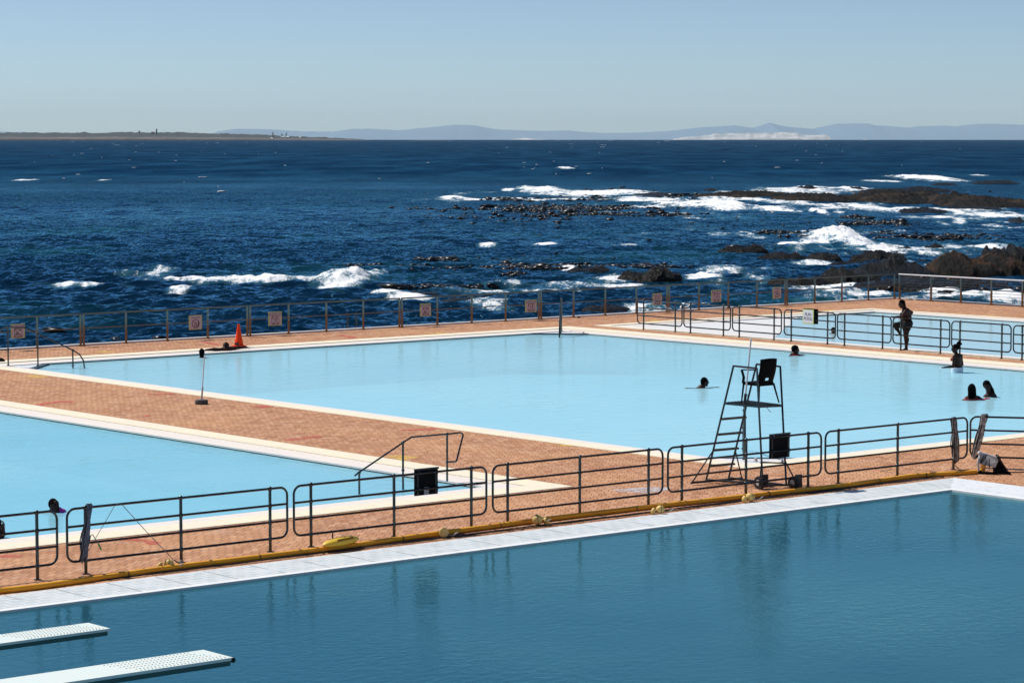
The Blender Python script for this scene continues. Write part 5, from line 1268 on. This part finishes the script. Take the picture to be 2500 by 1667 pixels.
# far arm: hand on hip with the elbow out
e2 = P(2226.3, 763.5, .14); w2 = P(2218.3, 774.5, .10); p.c(shF, P(2219, 759.5, .20), .066, .058, .03); p.c(P(2219, 759.5, .20), e2, .058, .050, .02); p.c(e2, w2, .048, .028, .02); p.hand(w2, (-.6, -.5, -.6), (-.3, .3, -.6), .95, .5, .2, 1)
zt_, zb_ = P(0, 784.5)[2], P(0, 806)[2]
p.mesh(.0115, clothes=[('swim_shorts', CL_BLACK, .010, lambda G: np.maximum(G[..., 2]-(P(0, 783.5)[2]), (P(0, 806.5)[2])-G[..., 2]-.0)),
                       ('bikini_top', CL_BLACK, .008, lambda G: np.maximum(np.maximum(P(0, 771.5)[2]-G[..., 2], G[..., 2]-P(0, 763.5)[2]), np.maximum(G[..., 0]-P(2208.5, 0)[0]-.0*G[..., 2], np.abs(G[..., 1]-.01)-.155)))])
# --- 2 woman with hair bun standing in the water
p = Person(2337, 909, -.07, 'woman standing waist deep with a tall hair bun, white swimwear and one arm outstretched'); P = p.P
p.head(P(2330.5, 850.2, .0), (-.95, -.25, -.12), (-.1, 0, 1), 1.02, 'short')
for (a, b, ra, rb) in ((P(2337, 843), P(2341, 836), .065, .05), (P(2341, 836), P(2344, 832.5), .05, .02), (P(2341, 838), P(2347.5, 838.5), .03, .012), (P(2340, 840), P(2347, 841), .03, .01), (P(2338, 838), P(2342, 831), .035, .012), (P(2338, 849), P(2341.5, 845), .05, .04)): p.hair.append((.02, 'c', a, b, ra, rb))
p.c(P(2332.5, 858), P(2335, 866), .048, .06); shN = P(2327.5, 869.5, -.14); shF = P(2347.5, 869, .14)
p.c(shN, shF, .055, .055, .04); p.c(P(2335, 872, -.04), P(2336.5, 884, -.03), .105, .09, .05); p.c(P(2341, 872, .05), P(2339.5, 884, .04), .105, .088, .05); p.e(P(2324.5, 876.5, -.03), (.06, .06, .06)); p.c(P(2337, 884), P(2336.5, 893), .10, .112, .05)
p.c(P(2333.5, 901, -.02), P(2334, 925, -.02), .135, .11, .05); p.c(P(2340, 901, .07), P(2340, 925, .07), .145, .11, .05)
el = P(2324.5, 893.5, -.16); wr = P(2304, 895, -.2); p.c(shN, el, .045, .038, .02); p.c(el, wr, .038, .022, .02); p.hand(wr, (-1, 0, -.12), (0, 0, -1), .95, .4, .35, 1)
e2 = P(2351, 890.5, .15); w2 = P(2344.3, 893, .05); p.c(shF, e2, .045, .038, .02); p.c(e2, w2, .038, .026, .02); p.hand(w2, (-.8, -.4, -.1), (0, -.5, -.5), .9, .6, .2, 1)
p.mesh(.011, clothes=[('white_bikini_bottom', CL_WHITE, .009, box_fn(-.25, P(0, 896.5)[2])), ('red_bikini_top', CL_RED, .008, box_fn(P(0, 881)[2], P(0, 874)[2], -9, P(2326.0, 0)[0], -.10, .2))])
# --- 3, 4 pair close together
p = Person(2373, 975, -.07, 'swimmer with long dark hair seen from behind, left one of the close pair'); P = p.P
p.head(P(2372.3, 948.5, 0), (.25, 1, 0), (0, 0, 1), 1.12, 'wide')
p.c(P(2373, 958), P(2373.5, 966), .052, .07); p.c(P(2361, 974, .0), P(2388, 973.5, .02), .075, .07, .05); p.c(P(2374, 973, 0), P(2374, 1000, 0), .14, .12, .05); p.c(P(2388, 971, .02), P(2401, 978, -.10), .052, .04, .03); p.c(P(2360, 973, 0), P(2352, 979, -.12), .05, .038, .03)
p.c(P(2401, 978, -.1), P(2409, 975, .15), .036, .026, .02); p.hand(P(2409, 975, .15), (.6, .6, .1), (0, 0, -1), .9, .5)
p.mesh(.0115, clothes=[('swimsuit', CL_RED, .008, box_fn(-.3, .035, -9, 9, -9, 9))])
kb = p
q = at(2368, 977.5, -.08); t_ = thing('kick_board', q, 'dark red swimming board under the arms of the left swimmer of the pair', 'kick board'); b = MB(); b.lathe(q-Vector((0, 0, .02)), [(.1, 0), (.21, .005), (.225, .025), (.21, .045), (.1, .05)], 20); b.build('board', CL_PINK, t_, smooth=True)
p = Person(2418, 969, -.07, 'swimmer with head tilted to one side, right one of the close pair'); P = p.P
p.head(P(2409.3, 941.3, .0), (-.3, -.85, -.12), (-.42, .1, 1), 1.1, 'tail')
p.c(P(2412, 952, .02), P(2417, 962, .03), .06, .07); p.c(P(2407, 969, .02), P(2428, 967, .06), .07, .06, .05); p.c(P(2418, 967, .03), P(2418, 995, .03), .13, .12, .05)
for a in ((2416, 944), (2421, 952), (2425, 960)): p.hair.append((.03, 'c', P(a[0]-5, a[1]-8, .06), P(a[0], a[1], .05), .075, .055))
p.c(P(2406, 968, 0), P(2399, 976, -.05), .045, .035); p.c(P(2429, 966, .05), P(2434, 976, .0), .045, .036)
p.mesh(.0115)
# --- 5 swimmer near the right wall
p = Person(1942, 868, -.07, 'swimmer with dark curly hair and red strap facing right, near the short railing'); P = p.P
p.head(P(1942, 853.3, 0), (.9, -.1, -.05), (0, 0, 1), 1.1, 'nape'); p.hair.append((.02, 'e', P(1940.5, 850.6), (.12, .11, .11)))
p.c(P(1941, 860), P(1939, 865), .055, .07); p.c(P(1932, 868, -.08), P(1947, 867.5, .12), .07, .065, .05); p.c(P(1939, 868, 0), P(1939, 890, 0), .13, .12, .05); p.c(P(1947, 867.5, .1), P(1957, 868, .12), .045, .03); p.hand(P(1957, 867.5, .12), (1, 0, .35), (0, 0, -1), .95, .8)
p.c(P(1931, 868, -.1), P(1925, 871, -.2), .05, .04); p.mesh(.0115, clothes=[('swimsuit', CL_RED, .008, box_fn(-.3, .045, -.13, .12, -9, 9))])
# --- 6 swimmer in the middle
p = Person(1719, 947, -.07, 'lone swimmer left of the lifeguard tower, only dark head and neck above water'); P = p.P
p.head(P(1720.4, 931.8, 0), (.93, .2, .02), (0, 0, 1), 1.06, 'nape'); p.c(P(1717.5, 939), P(1712, 946), .055, .07); p.c(P(1712, 947, 0), P(1700, 951.5, -.05), .07, .06, .05); p.c(P(1712, 950, 0), P(1712, 975, 0), .12, .11, .05)
p.c(P(1722, 949.5, .1), P(1752, 947.5, .2), .035, .022); p.hand(P(1752, 947.8, .2), (1, 0, .02), (0, 0, -1), .95, .2); p.c(P(1704, 949, -.1), P(1678, 947.5, -.1), .035, .02); p.hand(P(1678, 947.8, -.1), (-1, 0, .02), (0, 0, -1), .95, .2); p.mesh(.0115)
# --- 7 child in the shallow pool
p = Person(2035, 814.5, -.07, 'child in the shallow pool, head visible between two short railing panels'); P = p.P
p.head(P(2035.3, 806.6, 0), (.75, -.6, 0), (0, 0, 1), .92, 'short'); p.c(P(2034, 811), P(2033, 816), .04, .05); p.c(P(2027, 817, 0), P(2040, 817, .0), .05, .045, .04); p.c(P(2033.5, 817, 0), P(2033.5, 826, 0), .09, .09, .04); p.c(P(2027, 815.5, 0), P(2020, 816.5, -.1), .03, .02); p.mesh(.011)
# --- 8 swimmer in the side pool
p = Person(134, 1249.5, -.07, 'swimmer in the side pool with face turned to the sun and a purple strap'); P = p.P
p.head(P(132.2, 1231.6, 0), (.66, -.42, .30), (-.2, .2, 1), 1.02, 'short'); p.c(P(133, 1240, .0), P(134, 1249, .02), .052, .062); p.c(P(118, 1253.5, 0), P(154, 1251, .06), .055, .05, .05); p.c(P(136, 1253, .03), P(136, 1290, .03), .13, .12, .05); p.e(P(152, 1248, .0), (.05, .05, .045)); p.c(P(118, 1252.5, 0), P(107, 1252, -.05), .04, .03)
p.mesh(.0095, clothes=[('swimsuit', CL_PURPLE, .008, box_fn(-.3, .10, P(146, 0)[0], 9, -9, 9))])
# --- 9 person cut by the left edge
p = Person(-4, 1312, -.07, 'person at the left edge of the side pool, clasped hands raised beside the head'); P = p.P
p.head(P(-9, 1276, .02), (.8, -.5, .05), (0, 0, 1), 1.02, 'short'); p.c(P(-9, 1286), P(-9, 1297), .05, .06); p.c(P(-24, 1302, 0), P(6, 1302, .02), .06, .055, .04); p.c(P(-9, 1302), P(-9, 1350), .13, .12, .05)
p.c(P(5, 1303, 0), P(11, 1301, -.10), .045, .042, .02); p.c(P(11, 1301, -.1), P(11.5, 1288, -.12), .040, .028, .02); p.hand(P(11.5, 1288, -.12), (.10, 0, 1), (-1, 0, .1), .95, .5)
p.c(P(-22, 1303, 0), P(-4, 1303, -.15), .042, .038, .02); p.c(P(-4, 1303, -.15), P(5, 1289, -.16), .036, .026, .02); p.hand(P(5, 1289, -.16), (.4, 0, 1), (1, 0, -.2), .95, .3); p.mesh(.0095)
# --- 10 head near the far left
p = Person(494, 873, -.07, 'swimmer seen from behind near the far pool edge, left of the resting man'); P = p.P
p.head(P(493.4, 860.2, 0), (.35, .93, 0), (0, 0, 1), 1.03, 'nape'); p.c(P(494, 867), P(494.5, 874), .05, .065); p.c(P(484, 877.5, 0), P(504, 877.5, 0), .06, .06, .05); p.c(P(494, 878), P(494, 900), .12, .11, .05); p.mesh(.0115)
# --- 11 resting person with arms along the edge
p = Person(552, 860.0, -.07, 'person resting head tipped back, both arms stretched along the pool edge by the cone'); P = p.P
p.head(P(551, 845, .06), (-.28, -.62, .55), (-.05, .5, .6), 1.2, 'short'); p.c(P(551.5, 852, .04), P(553, 857, .02), .065, .08)
sL = P(543.5, 853.5, -.08); sR = P(562, 852.5, .12); p.c(sL, sR, .08, .078, .04); p.c(P(553, 861, -.05), P(553, 885, -.2), .15, .13, .05); p.c(P(547, 856, -.1), P(560, 856, -.02), .08, .08, .05)
p.c(sL, P(525, 851, -.28), .066, .054, .03); p.c(P(525, 851, -.28), P(507, 851.5, -.46), .052, .032, .02); p.hand(P(507, 851.5, -.46), (-1, -.8, -.1), (0, 0, -1), 1., .3)
p.c(sR, P(580, 850.3, .32), .066, .054, .03); p.c(P(580, 850.3, .32), P(597, 850.8, .48), .052, .033, .02); p.hand(P(597, 850.8, .48), (1, .8, -.1), (0, 0, -1), 1., .3); p.mesh(.0115)
# ================================================================== LIGHT, SKY, AIR, CAMERA
sv = Vector((-.25, .75, 1.)).normalized(); el = math.asin(sv.z); az = math.atan2(sv.x, sv.y)
W = bpy.data.worlds.new('World'); bpy.context.scene.world = W; W.use_nodes = True; nt = W.node_tree
bg = nt.nodes['Background']; sk = nt.nodes.new('ShaderNodeTexSky'); sk.sky_type = 'NISHITA'; sk.sun_disc = False
sk.sun_elevation = el; sk.sun_rotation = az; sk.altitude = 0; sk.air_density = .47; sk.dust_density = .2; sk.ozone_density = 2.0
mu = nt.nodes.new('ShaderNodeMix'); mu.data_type = 'RGBA'; mu.blend_type = 'MULTIPLY'; mu.inputs[0].default_value = 1; mu.inputs[7].default_value = (1.13, 1.18, 1.16, 1)
nt.links.new(sk.outputs[0], mu.inputs[6]); nt.links.new(mu.outputs[2], bg.inputs[0]); bg.inputs[1].default_value = .085
L = bpy.data.lights.new('sun', 'SUN'); L.energy = 4.8; L.angle = math.radians(.5); L.color = (1., .955, .89)
lo = bpy.data.objects.new('sun', L); C.objects.link(lo); lo.rotation_euler = sv.to_track_quat('Z', 'Y').to_euler()
# haze
hz = MB(); hz.box((0, 0, 100), (90000, 90000, 700)); ho = hz.build('haze', mat('haze', (1, 1, 1)), kind='stuff')
hm = ho.data.materials[0]; tn = hm.node_tree; out = tn.nodes['Material Output']
tn.nodes.remove(tn.nodes['Principled BSDF']); pv = tn.nodes.new('ShaderNodeVolumePrincipled')
pv.inputs['Color'].default_value = (.78, .95, 1., 1); pv.inputs['Density'].default_value = 1.8e-5; pv.inputs['Anisotropy'].default_value = .0
tn.links.new(pv.outputs[0], out.inputs['Volume'])
cam = bpy.data.cameras.new('camera'); co = bpy.data.objects.new('camera', cam); C.objects.link(co)
co.location = CAM; co.rotation_euler = (PI/2-PITCH, 0, TH-PI/2); cam.sensor_width = 36; cam.lens = F/2500*36; cam.clip_start = .5; cam.clip_end = 150000
cam.shift_y = 0
sc = bpy.context.scene; sc.camera = co; sc.render.resolution_x = 1024; sc.render.resolution_y = 682
sc.view_settings.view_transform = 'Standard'; sc.view_settings.look = 'None'; sc.view_settings.exposure = 0; sc.view_settings.gamma = 1
try: sc.cycles.max_bounces = 8; sc.cycles.transparent_max_bounces = 16; sc.cycles.volume_bounces = 1
except Exception: pass
for o_ in bpy.data.objects:
    if o_.get('label') and not (4 <= len(o_['label'].split()) <= 16): print('LABELLEN', len(o_['label'].split()), o_['label'])
